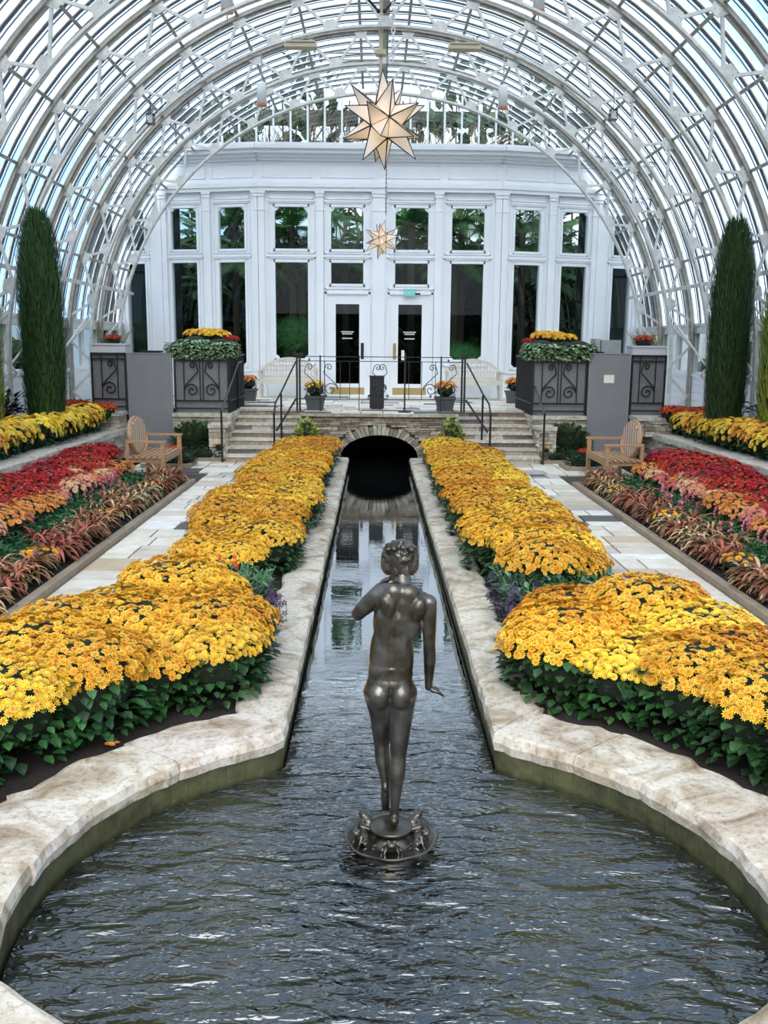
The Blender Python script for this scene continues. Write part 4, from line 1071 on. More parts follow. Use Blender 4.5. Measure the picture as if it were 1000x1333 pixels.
def make_statue():
    root = thing('bronze_statue', 'dark bronze statue of a nude girl seen from behind, standing in the pool', 'statue', (.09, 3.74, -.20))
    b = MB()
    # torso
    b.ell((-.017, .0, .755), (.100, .072, .075), 20, 12); b.ell((-.064, -.028, .712), (.052, .056, .064), 16, 10); b.ell((.032, -.028, .712), (.052, .056, .064), 16, 10)
    b.ell((-.010, .006, .87), (.095, .064, .19), 20, 14); b.ell((-.014, .002, .80), (.096, .066, .11), 20, 12); b.ell((.008, .012, 1.02), (.100, .068, .115), 20, 12)
    b.ell((.030, .012, 1.105), (.112, .060, .070), 20, 12, ry(.14)); b.ell((.034, .008, 1.15), (.085, .045, .045), 16, 10, ry(.16))
    b.ell((-.028, -.038, 1.10), (.032, .022, .055), 12, 8, ry(-.35)); b.ell((.094, -.038, 1.085), (.032, .022, .055), 12, 8, ry(.3)); b.ell((-.045, -.018, 1.03), (.04, .03, .07), 12, 8); b.ell((.075, -.018, 1.02), (.035, .03, .07), 12, 8)
    b.ell((-.032, -.030, .96), (.030, .022, .15), 12, 8, ry(-.05)); b.ell((.030, -.030, .97), (.030, .022, .16), 12, 8, ry(.03)); b.ell((.055, -.012, 1.14), (.05, .035, .05), 12, 8); b.ell((-.005, -.012, 1.15), (.045, .035, .05), 12, 8)
    # neck and head, bowed forward
    capsule(b, (.036, .010, 1.15), (.030, .055, 1.235), .040, .034)
    Hr = rx(-.75); hc = Vector((.022, .082, 1.264))
    b.ell(hc, (.060, .074, .078), 18, 12, Hr); b.ell(hc + Hr @ Vector((0, .030, -.045)), (.042, .045, .042), 14, 10, Hr)
    b.ell(hc + Hr @ Vector((0, .080, -.018)), (.010, .016, .018), 8, 6, Hr); b.ell(hc + Hr @ Vector((0, .066, -.046)), (.018, .010, .007), 8, 6, Hr); b.ell(hc + Hr @ Vector((0, .060, -.072)), (.018, .016, .014), 8, 6, Hr)
    b.ell(hc + Hr @ Vector((0, .068, .012)), (.040, .010, .009), 10, 6, Hr)
    for s in (-1, 1):
        b.ell(hc + Hr @ Vector((s * .060, -.002, -.018)), (.009, .014, .020), 8, 6, Hr)
        b.ell(hc + Hr @ Vector((s * .022, .066, -.002)), (.011, .008, .007), 8, 6, Hr)
    # left arm: raised elbow, forearm folded forward to the face
    chainlimb(b, [Vector((-.035, .012, 1.150)), Vector((-.075, .022, 1.132)), Vector((-.150, .055, 1.045))], [.040, .038, .030])
    b.ell((-.118, .038, 1.082), (.036, .034, .058), 12, 8, ry(.85))
    chainlimb(b, [Vector((-.152, .058, 1.042)), Vector((-.118, .125, 1.075)), Vector((-.062, .185, 1.130))], [.030, .028, .018])
    # right arm hanging away from the side
    chainlimb(b, [Vector((.112, .008, 1.118)), Vector((.143, .0, 1.085)), Vector((.146, -.018, .940))], [.038, .035, .027])
    chainlimb(b, [Vector((.146, -.018, .940)), Vector((.150, -.006, .86)), Vector((.148, .010, .735))], [.027, .027, .017])
    b.ell((.143, .0, 1.105), (.035, .035, .04), 12, 8)
    # legs
    chainlimb(b, [Vector((.036, .0, .715)), Vector((.030, -.002, .60)), Vector((.024, .0, .445))], [.066, .053, .036])
    chainlimb(b, [Vector((.024, .0, .445)), Vector((.020, -.014, .37)), Vector((.010, .0, .185))], [.034, .036, .019])
    b.ell((.028, -.020, .375), (.020, .024, .06), 10, 8); b.ell((.010, -.018, .37), (.018, .024, .065), 10, 8)
    chainlimb(b, [Vector((-.066, .004, .715)), Vector((-.052, .045, .60)), Vector((-.048, .092, .45))], [.064, .051, .036])
    chainlimb(b, [Vector((-.048, .092, .45)), Vector((-.044, .078, .38)), Vector((-.030, .062, .275))], [.034, .034, .019])
    # feet: right flat on the disc, left heel raised on its toes
    chainlimb(b, [Vector((.008, -.012, .138)), Vector((.010, .03, .142)), Vector((.014, .085, .126))], [.023, .022, .017])
    b.ell((.008, -.016, .134), (.022, .024, .022), 12, 8); capsule(b, (.010, .002, .185), (.010, .004, .150), .019, .021)
    chainlimb(b, [Vector((-.030, .058, .272)), Vector((-.030, .075, .20)), Vector((-.028, .092, .145))], [.020, .021, .018])
    b.ell((-.030, .050, .258), (.019, .020, .02), 10, 8)
    for k in range(5):
        x = .002 + (k - 2) * .0085; b.ell((.012 + (k - 2) * .0088, .104 - abs(k - 3) * .004, .122), (.0065, .012, .0065), 8, 6)
        b.ell((-.028 + (k - 2) * .0085, .104, .124), (.006, .010, .008), 8, 6)
    me = sculpt(b, .0058, 8, 'figure', M['bronze'])
    # spine furrow and gluteal cleft, armpit lines
    for v in me.vertices:
        p = v.co
        if p.y < .03 and .69 < p.z < 1.17:
            xs = -.014 + (p.z - .75) * .02 if p.z < .9 else -.011 + (p.z - .9) * .17 - .02 * math.sin((p.z - .9) / .27 * pi)
            dx = abs(p.x - xs); wd_ = .012 if p.z > .80 else .011; dep = .0075 * min(1, (1.17 - p.z) / .06) if p.z > .80 else .012 * min(1, max(0, (p.z - .69) / .02))
            if p.z > .76 and p.z < .84: dep = .004
            v.co.y += dep * math.exp(-(dx / wd_) ** 2)
    link('figure', me, root)
    # hands
    def hand(base, dirv, side, pal, curl, name):
        hb = MB(); d = Vector(dirv).normalized(); s = Vector(side).normalized(); n = d.cross(s).normalized() * pal
        base = Vector(base)
        hb.tube([base, base + d * .02, base + d * .05], [.015, .020, .020], 10, flat=.6); hb.ell(base + d * .03, (.02, .02, .014), 10, 8)
        hb.add([], [])
        for k, (o_, l_) in enumerate(((-.0155, .036), (-.005, .044), (.0055, .042), (.0155, .033))):
            q = base + d * .045 + s * o_; pts = [q]; dd = d.copy()
            for j in range(3):
                dd = (dd + n * curl * (.5 + .2 * k)).normalized(); pts.append(pts[-1] + dd * l_ * (.42, .33, .25)[j])
            chainlimb(hb, pts, [.0062, .0056, .0050, .0042])
        q = base + d * .012 - s * .014; chainlimb(hb, [q, q + d * .018 - s * .014 + n * .004, q + d * .036 - s * .018 + n * .010], [.0075, .0062, .0048])
        return hb
    hb = hand((.149, .011, .735), (.55, .25, -.35), (-.2, .9, .1), 1, -.12, 'hand'); hb.tube([(.148, .010, .76), (.149, .011, .732)], [.0165, .016], 10)
    # the palm turns outward at the wrist
    link('right_hand', sculpt(hb, .0026, 2, 'right_hand', M['bronze']), root)
    hb = hand((-.064, .184, 1.128), (.55, .15, .45), (0, .8, -.5), -1, .25, 'hand'); link('left_hand', sculpt(hb, .0026, 2, 'left_hand', M['bronze']), root)
    # hair with a loose topknot
    rnd = random.Random(9); hbm = MB(); hc2 = hc + Hr @ Vector((0, -.018, .014))
    hbm.ell(hc2, (.070, .072, .074), 18, 12, Hr)
    for sx in (-1, 1):
        hbm.ell(hc2 + Vector((sx * .046, -.012, -.028)), (.036, .036, .050), 12, 8); hbm.ell(hc2 + Vector((sx * .052, .03, -.008)), (.026, .036, .044), 12, 8)
    for k in range(64):
        a = rnd.uniform(0, 2 * pi); e_ = rnd.uniform(-.1, 1.3); n_ = Vector((cos(a) * cos(e_), sin(a) * cos(e_), sin(e_)))
        p = hc2 + Vector((n_.x * .070, n_.y * .068, n_.z * .066)); t_ = n_.cross(Vector((rnd.uniform(-1, 1), rnd.uniform(-1, 1), rnd.uniform(-1, 1)))).normalized()
        hbm.tube([p - t_ * .018, p + n_ * .006, p + t_ * .018 - n_ * .002, p + t_ * .03 - n_ * .006], [.004, .007, .006, .003], 6)
    for k in range(9):
        a = 2 * pi * k / 9; c_ = Vector((.024 + .046 * cos(a) * 1.15, .036 + .026 * sin(a), 1.335 + .007 * sin(3 * a)))
        hbm.ell(c_, (.018, .013, .012), 8, 6, rzm(a))
    for c_, r_ in (((.020, .040, 1.340), .022), ((.024, .036, 1.357), .014), ((-.020, .036, 1.332), .014), ((.062, .040, 1.330), .014)): hbm.ell(c_, (r_, r_ * .9, r_ * .8), 10, 8)
    for k in range(5): hbm.tube([(.00 + k * .012, .01, 1.215), (.0 + k * .013, .014, 1.24), (.0 + k * .012, .02, 1.27)], [.002, .006, .006], 6)
    link('hair', sculpt(hbm, .0038, 1, 'hair', M['bronze']), root)
    return root
make_statue()
def make_basin():
    root = thing('bronze_basin', 'round bronze basin with scalloped rim and seated frogs carrying the statue', 'basin', (.085, 3.74, -.20))
    def md(t_, r, z):
        return 1 + (.014 * math.cos(8 * t_) if r > .165 else 0)
    b = MB(); b.lathe([(0, -.10), (.11, -.10), (.146, -.03), (.150, -.014), (.143, -.004), (.134, .002), (.142, .010), (.140, .018), (.165, .030), (.190, .046), (.204, .060), (.200, .066), (.185, .056), (.155, .044), (.115, .040), (.092, .045), (.074, .065), (.070, .080), (.086, .090), (.094, .098), (.094, .106), (.088, .110), (0, .112)], 72, mod=md)
    b.build('bowl', M['bronze'], root, True)
    fr = MB()
    # a frog facing +x, sitting upright
    fr.ell((.000, 0, .026), (.030, .022, .022), 12, 8, ry(-.6)); fr.ell((.024, 0, .050), (.019, .018, .012), 10, 8, ry(-.15)); fr.ell((.012, 0, .036), (.020, .018, .020), 10, 8)
    for s in (-1, 1):
        fr.ell((.022, s * .011, .060), (.006, .006, .006), 8, 6)
        chainlimb(fr, [Vector((.014, s * .016, .034)), Vector((.024, s * .024, .018)), Vector((.028, s * .022, .002))], [.007, .005, .005]); fr.ell((.034, s * .023, .002), (.010, .008, .003), 8, 6)
        chainlimb(fr, [Vector((-.018, s * .018, .014)), Vector((.006, s * .030, .020)), Vector((-.012, s * .032, .004)), Vector((.012, s * .034, .002))], [.011, .009, .006, .004])
    fme = sculpt(fr, .0028, 2, 'frog', M['bronze'])
    for a in (-90, -22, 202, 40, 140):
        f = link('frog', fme, root); f.location = (.128 * cos(radians(a)), .128 * sin(radians(a)), .042); f.rotation_euler = (0, 0, radians(a)); f.scale = (1.25, 1.25, 1.25)
    for a in (-125, -55):
        s = MB(); pts = spiral(0, 0, .004, .016, 0, 1.2, 12); s.tube([(x, 0, z) for x, z in pts], .004, 6); o_ = s.build('scroll_relief', M['bronze'], root, True)
        o_.location = (.13 * cos(radians(a)), .13 * sin(radians(a)), .065); o_.rotation_euler = (0, 0, radians(a + 90))
make_basin()

# ------------------------------------------------------------------ flowers
def blossom(mb, p, n, s, col, ctr, petals=11, cup=.35, rings=2):
    a = n.orthogonal().normalized(); b = n.cross(a); ph = U(0, 6.28)
    for rg_ in range(rings):
        k = petals - 3 * rg_; R1 = s * (1 - .38 * rg_); z0 = s * .10 * rg_; z1 = s * (cup * (.55 + .5 * rg_)); w_ = pi / k * .86
        v = U(.84, 1.08); c = tuple(min(1, x * v) for x in col)
        if rg_ and ctr: c = (c[0] * .5 + ctr[0] * .5, c[1] * .45 + ctr[1] * .5, c[2] * .5)
        for i in range(k):
            t_ = ph + 2 * pi * i / k + rg_ * .3; t0, t1 = t_ - w_, t_ + w_
            def pt(r, tt, z): return p + (a * cos(tt) + b * sin(tt)) * r + n * z
            mb.add([pt(s * .10, t_, z0), pt(R1 * .68, t0, z0 + z1 * .45), pt(R1, t_, z1), pt(R1 * .68, t1, z0 + z1 * .45)], [(0, 1, 2, 3)], c)
    if ctr:
        cs = [p + (a * cos(2 * pi * i / 6) + b * sin(2 * pi * i / 6)) * s * .30 + n * s * .16 for i in range(6)]
        mb.add(cs + [p + n * s * .26], [(i, (i + 1) % 6, 6) for i in range(6)], ctr)
def mum(name, cat, rad, hgt, nfl, s, cols, ctrs, seed, nleaf=420, ls=.06, rings=2, petals=10, low=.16, leafcols=((.022, .07, .018), (.03, .10, .025), (.015, .045, .015)), skirt=.42):
    """a mounded plant: dark core, leaves round the sides, flowers over the dome"""
    random.seed(seed); root = thing(name, 'x', cat)
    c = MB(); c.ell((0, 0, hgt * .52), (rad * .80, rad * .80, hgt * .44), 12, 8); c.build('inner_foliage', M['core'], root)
    lf = MB()
    for i in range(nleaf):
        a = U(0, 2 * pi); z = hgt * U(.04, .80); k = math.sqrt(max(.05, 1 - ((z / hgt - skirt) / .72) ** 2)); rr = rad * k * U(.74, 1.0)
        d = Vector((cos(a), sin(a), U(-.7, .35))).normalized(); leaf(lf, Vector((cos(a) * rr, sin(a) * rr, z)), d, ls * U(.7, 1.25), random.choice(leafcols), nrm=Vector((cos(a) * .5, sin(a) * .5, .9)))
    lf.build('foliage', M['leaf'], root)
    f = MB(); ga = pi * (3 - 5 ** .5); hz = hgt * .50
    bump = [(U(0, 6.28), U(.03, .09), U(.5, 1)) for _ in range(5)]
    for i in range(nfl):
        y = 1 - (i + .5) / nfl * (1 - low); th = ga * i + U(-.15, .15); y += U(-.03, .03); y = max(-.9, min(1, y)); r = math.sqrt(1 - y * y)
        n = Vector((cos(th) * r, sin(th) * r, y)); k = 1 + sum(w_ * cos(th * 2 + p_) * r for p_, w_, q_ in bump) * .5 + U(-.05, .06)
        q_ = r ** -.28 if r > .2 else 1.3; p = Vector((n.x * rad * k * min(q_, 1.3), n.y * rad * k * min(q_, 1.3), hgt - hz + (abs(n.z) ** .62 * (1 if n.z > 0 else -1)) * hz * (1 + U(-.06, .06))))
        nn = (Vector((n.x / rad, n.y / rad, n.z / hz)).normalized() + Vector((U(-.35, .35), U(-.35, .35), U(.0, .45)))).normalized()
        j = random.randrange(len(cols)); blossom(f, p, nn, s * U(.8, 1.15), cols[j], ctrs[j] if ctrs else None, petals=petals, rings=rings)
    f.build('blossoms', M['petal'], root)
    return reg(root)
Y1 = (.93, .57, .045); Y2 = (.90, .46, .03); Y3 = (.93, .63, .08); OR = (.82, .33, .03); CT = (.62, .22, .02); CT2 = (.45, .12, .015); YG = (.8, .6, .05)
mums = [mum('chrysanthemum', 'flower', .38, .46, 820, .0235, [Y1, Y1, Y3, Y2], [CT, CT2, CT, CT2], 101 + i) for i in range(3)]
mums2 = [mum('chrysanthemum', 'flower', .38, .46, 820, .0235, [Y1, Y2, Y2, OR], [CT2, CT2, CT, CT2], 111 + i) for i in range(2)]
mums3 = [mum('chrysanthemum', 'flower', .38, .45, 820, .0235, [Y3, Y3, Y1], [YG, CT, YG], 121 + i) for i in range(2)]
def put(protos, x, y, z, label, group, sc=1.0, szf=1.0):
    p = random.choice(protos); s = sc * U(.92, 1.1)
    o_ = dup(p, label, group, loc=(x, y, z), rz=U(0, 6.28), sc=(s, s, s * szf * U(.93, 1.08)), cat=p.get('category'))
    return o_
random.seed(77)
def inpool(x, y, m):
    dx, dy = x - POOL_C[0], y - POOL_C[1]
    return math.hypot(dx, dy) < 1.81 + m or abs(x - AX) < .86 + m * .9
for sx, lab in ((-1, 'left'), (1, 'right')):
    rows = []
    y = 3.45
    while y < 16.0:
        xin = .86 + (.38 if 5.5 < y < 7.7 else .22); xout = 1.50 if y > 6.2 else (1.62 if y > 5.7 else 1.88)
        if y > 14.2: xout = 1.4
        zone = 'nearest the round pool' if y < 6.3 else ('along the middle of the channel' if y < 11 else 'beside the arched wall')
        n = max(2, int(round((xout - xin) / .42)) + 1) if y < 6.3 else 2
        for i in range(n):
            xx = AX + sx * (xin + (xout - xin) * (i / max(1, n - 1)) + U(-.05, .05)); yy = y + U(-.08, .08)
            if inpool(xx, yy, .55 if y < 5.2 else .16): continue
            if 6.25 < yy < 7.15: continue
            k = R()
            pr_ = mums if k < .5 else (mums2 if k < .78 else mums3)
            if yy > 9: pr_ = mums if k < .35 else (mums2 if k < .5 else mums3)
            put(pr_, xx, yy, -.03, 'golden-yellow chrysanthemum mound in the %s poolside bed, %s' % (lab, zone), 'yellow chrysanthemums of the %s poolside bed, %s' % (lab, zone), 1.0 if y < 6.3 else .93)
        y += .47
for sx, lab in ((-1, 'left'), (1, 'right')):
    for a in (-2, 9, 20, 31, 42, 53, 62):
        r_ = 2.22 + U(-.03, .03); xx = POOL_C[0] + sx * r_ * cos(radians(a)); yy = POOL_C[1] + r_ * sin(radians(a))
        put(mums if R() < .65 else mums3, xx, yy, -.03, 'golden-yellow chrysanthemum mound in the %s poolside bed, nearest the round pool' % lab, 'yellow chrysanthemums of the %s poolside bed, nearest the round pool' % lab, .95)
# green and salvia plants in the gaps, purple edging
def stalky(name, cat, rad, hgt, nst, leafcol, flcol, seed, fl=True, ls=.05, spikes=8):
    random.seed(seed); root = thing(name, 'x', cat); lf = MB(); f = MB()
    for i in range(nst):
        a = U(0, 6.28); r = rad * math.sqrt(R()); b0 = Vector((cos(a) * r * .5, sin(a) * r * .5, 0)); t_ = Vector((cos(a) * r, sin(a) * r, hgt * U(.7, 1.05))); lf.tube([b0, b0.lerp(t_, .5) + Vector((0, 0, .02)), t_], .004, 3, col=leafcol[0])
        for k in range(9):
            q = b0.lerp(t_, .15 + .8 * k / 9); d = Vector((U(-1, 1), U(-1, 1), U(-.1, .6))).normalized(); leaf(lf, q, d, ls * U(.7, 1.3), random.choice(leafcol), wide=.22)
        if fl and i < spikes:
            for k in range(16):
                q = t_ + Vector((U(-.012, .012), U(-.012, .012), k * .009 - .04)); n = Vector((U(-1, 1), U(-1, 1), U(0, .5))).normalized(); blossom(f, q + n * .012 * (1.3 - k / 18), n, .014, random.choice(flcol), None, 5, .5, 1)
    lf.build('foliage', M['leaf'], root)
    if fl: f.build('flower_spikes', M['petal'], root)
    return reg(root)
salv = stalky('salvia', 'plant', .28, .34, 60, [(.07, .17, .07), (.10, .20, .10), (.05, .12, .05)], [(.75, .05, .03)], 201, spikes=4, ls=.07)
grn = stalky('leafy_plant', 'plant', .28, .30, 60, [(.08, .18, .08), (.12, .22, .13), (.04, .11, .04)], [(.75, .05, .03)], 202, fl=False, ls=.075)
purp = stalky('purple_leaved_plant', 'plant', .13, .16, 34, [(.05, .04, .06), (.07, .06, .08), (.05, .06, .05)], [(.08, .055, .12)], 203, spikes=5, ls=.035)
random.seed(5)
for sx, lab in ((-1, 'left'), (1, 'right')):
    for i, (dx, y) in enumerate(((1.08, 6.60), (1.30, 6.85), (1.52, 6.62), (1.12, 6.98), (1.5, 6.98))):
        if sx < 0 and i in (1, 2): put([salv], AX + sx * dx, y, -.03, 'green plant with upright red flower spikes in the gap of the left poolside bed', 'red-spiked plants in the left bed gap', 1.0)
        else: put([grn], AX + sx * dx, y, -.03, 'grey-green leafy plant in the gap of the %s poolside bed' % lab, 'leafy plants in the %s bed gap' % lab, 1.0)
    for i in range(14):
        y = 5.9 + i * .75 + U(-.2, .2) if i > 3 else 5.55 + i * .3
        put([purp], AX + sx * (.90 + U(-.02, .05)), y, -.03, 'low purple-leaved edging plant on the %s coping edge' % lab, 'purple edging plants, %s side' % lab, U(.9, 1.25) * (1.25 if 5.4 < y < 7.5 else 1))
# mixed beds beside the paths
RED = [(.42, .003, .008), (.52, .006, .012), (.34, .003, .008), (.46, .004, .010)]; RC2 = [(.80, .40, .20), (.45, .01, .015), (.5, .01, .02), (.4, .01, .01)]
reds = [mum('red_chrysanthemum', 'flower', .33, .42, 260, .028, RED, RC2, 301 + i, nleaf=90, rings=1, petals=10) for i in range(2)]
oran = [mum('orange_chrysanthemum', 'flower', .27, .36, 200, .027, [(.85, .35, .08), (.88, .42, .12), (.80, .25, .08)], [CT] * 3, 311 + i, nleaf=130) for i in range(2)]
salm = [mum('salmon_chrysanthemum', 'flower', .12, .30, 46, .030, [(.75, .28, .18), (.78, .36, .24)], None, 321, nleaf=60, low=.15), mum('pink_chrysanthemum', 'flower', .11, .26, 42, .028, [(.62, .12, .12), (.7, .2, .18)], None, 322, nleaf=60, low=.15), mum('peach_chrysanthemum', 'flower', .13, .30, 46, .032, [(.85, .50, .28), (.82, .44, .25)], None, 323, nleaf=60, low=.15)]
snap = stalky('pink_snapdragon', 'flower', .20, .22, 60, [(.035, .13, .04), (.05, .17, .05)], [(.62, .08, .18), (.75, .18, .28), (.7, .3, .3)], 331, spikes=6, ls=.05)
snapg = stalky('green_snapdragon', 'plant', .22, .20, 80, [(.03, .12, .04), (.05, .18, .06), (.02, .08, .03)], [(.6, .1, .2)], 332, fl=False, ls=.055)
def spider(seed, cols, rad=.2, n=95, name='bronze_leaved_plant'):
    random.seed(seed); root = thing(name, 'x', 'plant'); f = MB()
    for i in range(n):
        a = U(0, 6.28); h0 = U(.03, .16); r0 = U(0, .10); q = Vector((cos(a) * r0, sin(a) * r0, h0)); el = U(.1, 1.2); d = Vector((cos(a) * cos(el), sin(a) * cos(el), sin(el))); ln = U(.6, 1.1) * rad; s = Vector((-sin(a), cos(a), 0)); c = random.choice(cols); k = U(.7, 1.3); c = tuple(x * k for x in c)
        prev = None; m = 5
        for j in range(m + 1):
            w_ = .013 * math.sin(pi * (.12 + .86 * j / m)) + .001; cur = (q + s * w_, q + Vector((0, 0, -.004)), q - s * w_)
            if prev: f.add([*prev, *cur], [(0, 1, 4, 3), (1, 2, 5, 4)], c)
            prev = cur; q = q + d * ln / m; d = (d + Vector((0, 0, -.42))).normalized()
    f.build('drooping_leaves', M['leaf'], root); g_ = MB(); g_.ell((0, 0, .07), (.11, .11, .07), 8, 6); g_.build('inner_foliage', M['core'], root); return reg(root)
bron = [spider(341, [(.34, .11, .05), (.42, .19, .08), (.18, .06, .03), (.52, .33, .18), (.12, .09, .03)]), spider(342, [(.36, .14, .06), (.26, .20, .07), (.48, .34, .17), (.18, .08, .03), (.66, .55, .34)]), spider(343, [(.40, .10, .06), (.48, .18, .10), (.22, .05, .03), (.12, .05, .02)])]
mari = mum('orange_marigold', 'flower', .13, .17, 16, .030, [(.90, .38, .02), (.92, .5, .04)], None, 351, nleaf=60, ls=.035, low=.2)
random.seed(9)
for sx, lab in ((-1, 'left'), (1, 'right')):
    K = -2.56 if sx < 0 else 2.86
    y = 4.6; i = 0
    while y < 13.1:
        if i % 7 == 4: put([mari], K + sx * .30, y, .03, 'small orange marigold among the bronze leaves along the %s path' % lab, 'orange marigolds, %s bed' % lab, 1.1)
        else:
            put(bron, K + sx * .27, y, .03, 'bronze-pink plant with drooping leaves along the %s path kerb' % lab, 'bronze-leaved edging plants, %s bed' % lab, 1.0)
            if i % 2: put(bron, K + sx * .52, y + .12, .05, 'bronze-pink plant with drooping leaves along the %s path kerb' % lab, 'bronze-leaved edging plants, %s bed' % lab, .9)
        y += .29; i += 1
    y = 4.6; i = 0
    while y < 13.0:
        if R() < .36: put([snap], K + sx * .74, y, .03, 'green snapdragon clump with pink spikes in the middle of the %s mixed bed' % lab, 'pink snapdragons, %s bed' % lab, 1.0)
        else: put([snapg], K + sx * .74, y, .03, 'plain green snapdragon clump in the middle of the %s mixed bed' % lab, 'green snapdragons, %s bed' % lab, 1.0)
        put([snapg], K + sx * .55, y + .18, .03, 'plain green snapdragon clump in the middle of the %s mixed bed' % lab, 'green snapdragons, %s bed' % lab, .85)
        kk = (i * 7) % 10
        if kk in (0, 1, 4): put(oran, K + sx * .98, y, .05, 'orange chrysanthemum cushion between pink and red flowers in the %s bed' % lab, 'orange chrysanthemums, %s bed' % lab, 1.0)
        else:
            for q in range(2):
                m_ = random.choice([0, 0, 1, 2, 2]); cn = ('salmon', 'dusky pink', 'peach')[m_]
                put([salm[m_]], K + sx * (.90 + .22 * q + U(-.05, .05)), y + U(-.1, .1), .05, '%s chrysanthemum heads above dark leaves in the %s mixed bed' % (cn, lab), '%s chrysanthemums, %s bed' % (cn, lab), 1.1)
            if i % 2: put(oran, K + sx * 1.08, y + .15, .05, 'orange chrysanthemum cushion between pink and red flowers in the %s bed' % lab, 'orange chrysanthemums, %s bed' % lab, .85)
        y += .40; i += 1
    y = 4.5
    while y < 13.9:
        for q in range(2): 
            xx = K + sx * (1.28 + q * .34 + U(-.04, .04))
            if y > 12.6 and q == 0: xx += sx * .2
            put(reds, xx, y + q * .2, .06, 'crimson chrysanthemum cushion against the %s low stone wall' % lab, 'red chrysanthemums along the %s stone wall' % lab, .98)
        y += .46
# raised beds behind the low walls
big = [mum('yellow_football_mum', 'flower', .33, .42, 120, .050, [(.95, .66, .05), (.93, .56, .04), (.96, .74, .12)], None, 401 + i, nleaf=120, petals=13, low=-.1) for i in range(2)]
bigo = [mum('gold_football_mum', 'flower', .33, .42, 120, .050, [(.90, .42, .06), (.94, .58, .06), (.86, .34, .06)], None, 411, nleaf=120, petals=13, low=-.1)]
redo = [mum('scarlet_chrysanthemum', 'flower', .30, .40, 220, .030, [(.62, .04, .015), (.72, .07, .02), (.5, .02, .015)], [(.6, .12, .03)] * 3, 421, nleaf=120)]
gcov = stalky('ground_cover', 'plant', .26, .17, 90, [(.015, .05, .02), (.03, .08, .03), (.02, .06, .025)], [(.6, .1, .2)], 431, fl=False, ls=.04)
dusk = [mum('dusky_pink_chrysanthemum', 'flower', .11, .34, 34, .034, [(.30, .06, .08), (.42, .12, .12)], None, 441, nleaf=70, low=.2, leafcols=((.02, .05, .02), (.03, .07, .03)))]
def dark_plant(seed):
    random.seed(seed); root = thing('dark_leaved_plant', 'x', 'plant'); f = MB()
    for i in range(60):
        a = U(0, 6.28); el = U(.2, 1.3); q = Vector((0, 0, U(.05, .3))); d = Vector((cos(a) * cos(el), sin(a) * cos(el), sin(el))); p = q + d * U(.1, .3); f.tube([q, p], .004, 3, col=(.02, .015, .02)); leaf(f, p, (d + Vector((0, 0, -.4))).normalized(), U(.12, .2), random.choice([(.018, .02, .022), (.03, .03, .035), (.012, .02, .012)]), wide=.2)
    f.build('foliage', M['leaf'], root); return reg(root)
dkp = dark_plant(451)
random.seed(15)
for sx, lab in ((-1, 'left'), (1, 'right')):
    W0 = -4.90 if sx < 0 else 5.42
    y = 6.0; i = 0
    while y < 15.8:
        side_ = 'yellow'
        og = (i % 5 in (1, 2) and sx > 0) or i % 9 == 4
        put(bigo if og else big, W0 + sx * (.0 if y < 13.4 else -.06), y, .50, 'big-flowered %s chrysanthemum in the raised %s bed behind the stone wall' % ('orange-gold' if og else 'yellow', lab), 'big %s chrysanthemums, raised %s bed' % ('gold' if og else 'yellow', lab), 1.0)
        y += .42; i += 1
    y = 5.0
    while y < 16.2:
        put([gcov], W0 - sx * .03, y, .44, 'dark green ground cover clump along the %s wall cap' % lab, 'ground cover along the %s wall' % lab, 1.0)
        put([gcov], W0 + sx * .20, y + .16, .50, 'dark green ground cover clump along the %s wall cap' % lab, 'ground cover along the %s wall' % lab, 1.1)
        y += .31
    for k, (dx, y, s_) in enumerate(((-.02, 15.9, 1.0), (-.22, 16.15, .9), (.22, 16.0, 1.0), (.35, 16.3, 1.0))):
        put(redo, W0 + sx * dx, y, .62, 'scarlet chrysanthemum clump in front of the narrow %s planter' % lab, 'scarlet chrysanthemums by the %s planter' % lab, .85 * s_)
    for k in range(7): put(dusk, W0 + sx * (.72 + U(-.03, .03)), 12.2 + k * .28, .62, 'dusky pink chrysanthemum heads below the %s cypress' % lab, 'dusky pink chrysanthemums, %s side' % lab, 1.15)
    for k in range(10): put([dkp], W0 + sx * (.80 + U(-.03, .08)), 11.2 + k * .40, .60, 'plant with long near-black leaves beside the %s cypress' % lab, 'near-black leaved plants, %s side' % lab, 1.1)

# cypresses
def cypress(name, label, x, y, z, h, r, cols, seed, n=9000, dens=1.0):
    random.seed(seed); root = thing(name, label, 'tree', (x, y, z))
    def prof(t_): return r * (min(1, .78 + t_ * .7) if t_ < .3 else 1) * math.sqrt(max(0, 1 - max(0, (t_ - .62) / .40) ** 2.2)) * (1 if t_ > .02 else .9)
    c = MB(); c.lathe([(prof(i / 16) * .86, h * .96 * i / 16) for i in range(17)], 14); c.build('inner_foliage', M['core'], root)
    t_ = MB(); t_.tube([(0, 0, -.15), (0, 0, .3)], .05, 8); t_.build('trunk', M['trunk'], root)
    f = MB()
    for i in range(n):
        t_ = R() ** .92; a = U(0, 6.28); rr = prof(t_) * U(.82, 1.0) * (1 + .05 * sin(a * 5 + t_ * 9)); q = Vector((cos(a) * rr, sin(a) * rr, h * t_)); d = Vector((cos(a) * .22 + U(-.12, .12), sin(a) * .22 + U(-.12, .12), 1)).normalized(); ln = U(.07, .17)
        s = d.cross(Vector((cos(a), sin(a), 0))).normalized() * U(.004, .008); k = U(.6, 1.5); c_ = random.choice(cols)
        f.add([q - s, q + s, q + d * ln * .6 + s * .8, q + d * ln, q + d * ln * .6 - s * .8], [(0, 1, 2, 3, 4)], tuple(v * k for v in c_))
    f.build('foliage', M['leaf'], root)
DG = [(.028, .075, .018), (.04, .10, .02), (.02, .05, .015)]; GG = [(.26, .34, .04), (.32, .38, .05), (.18, .26, .03)]
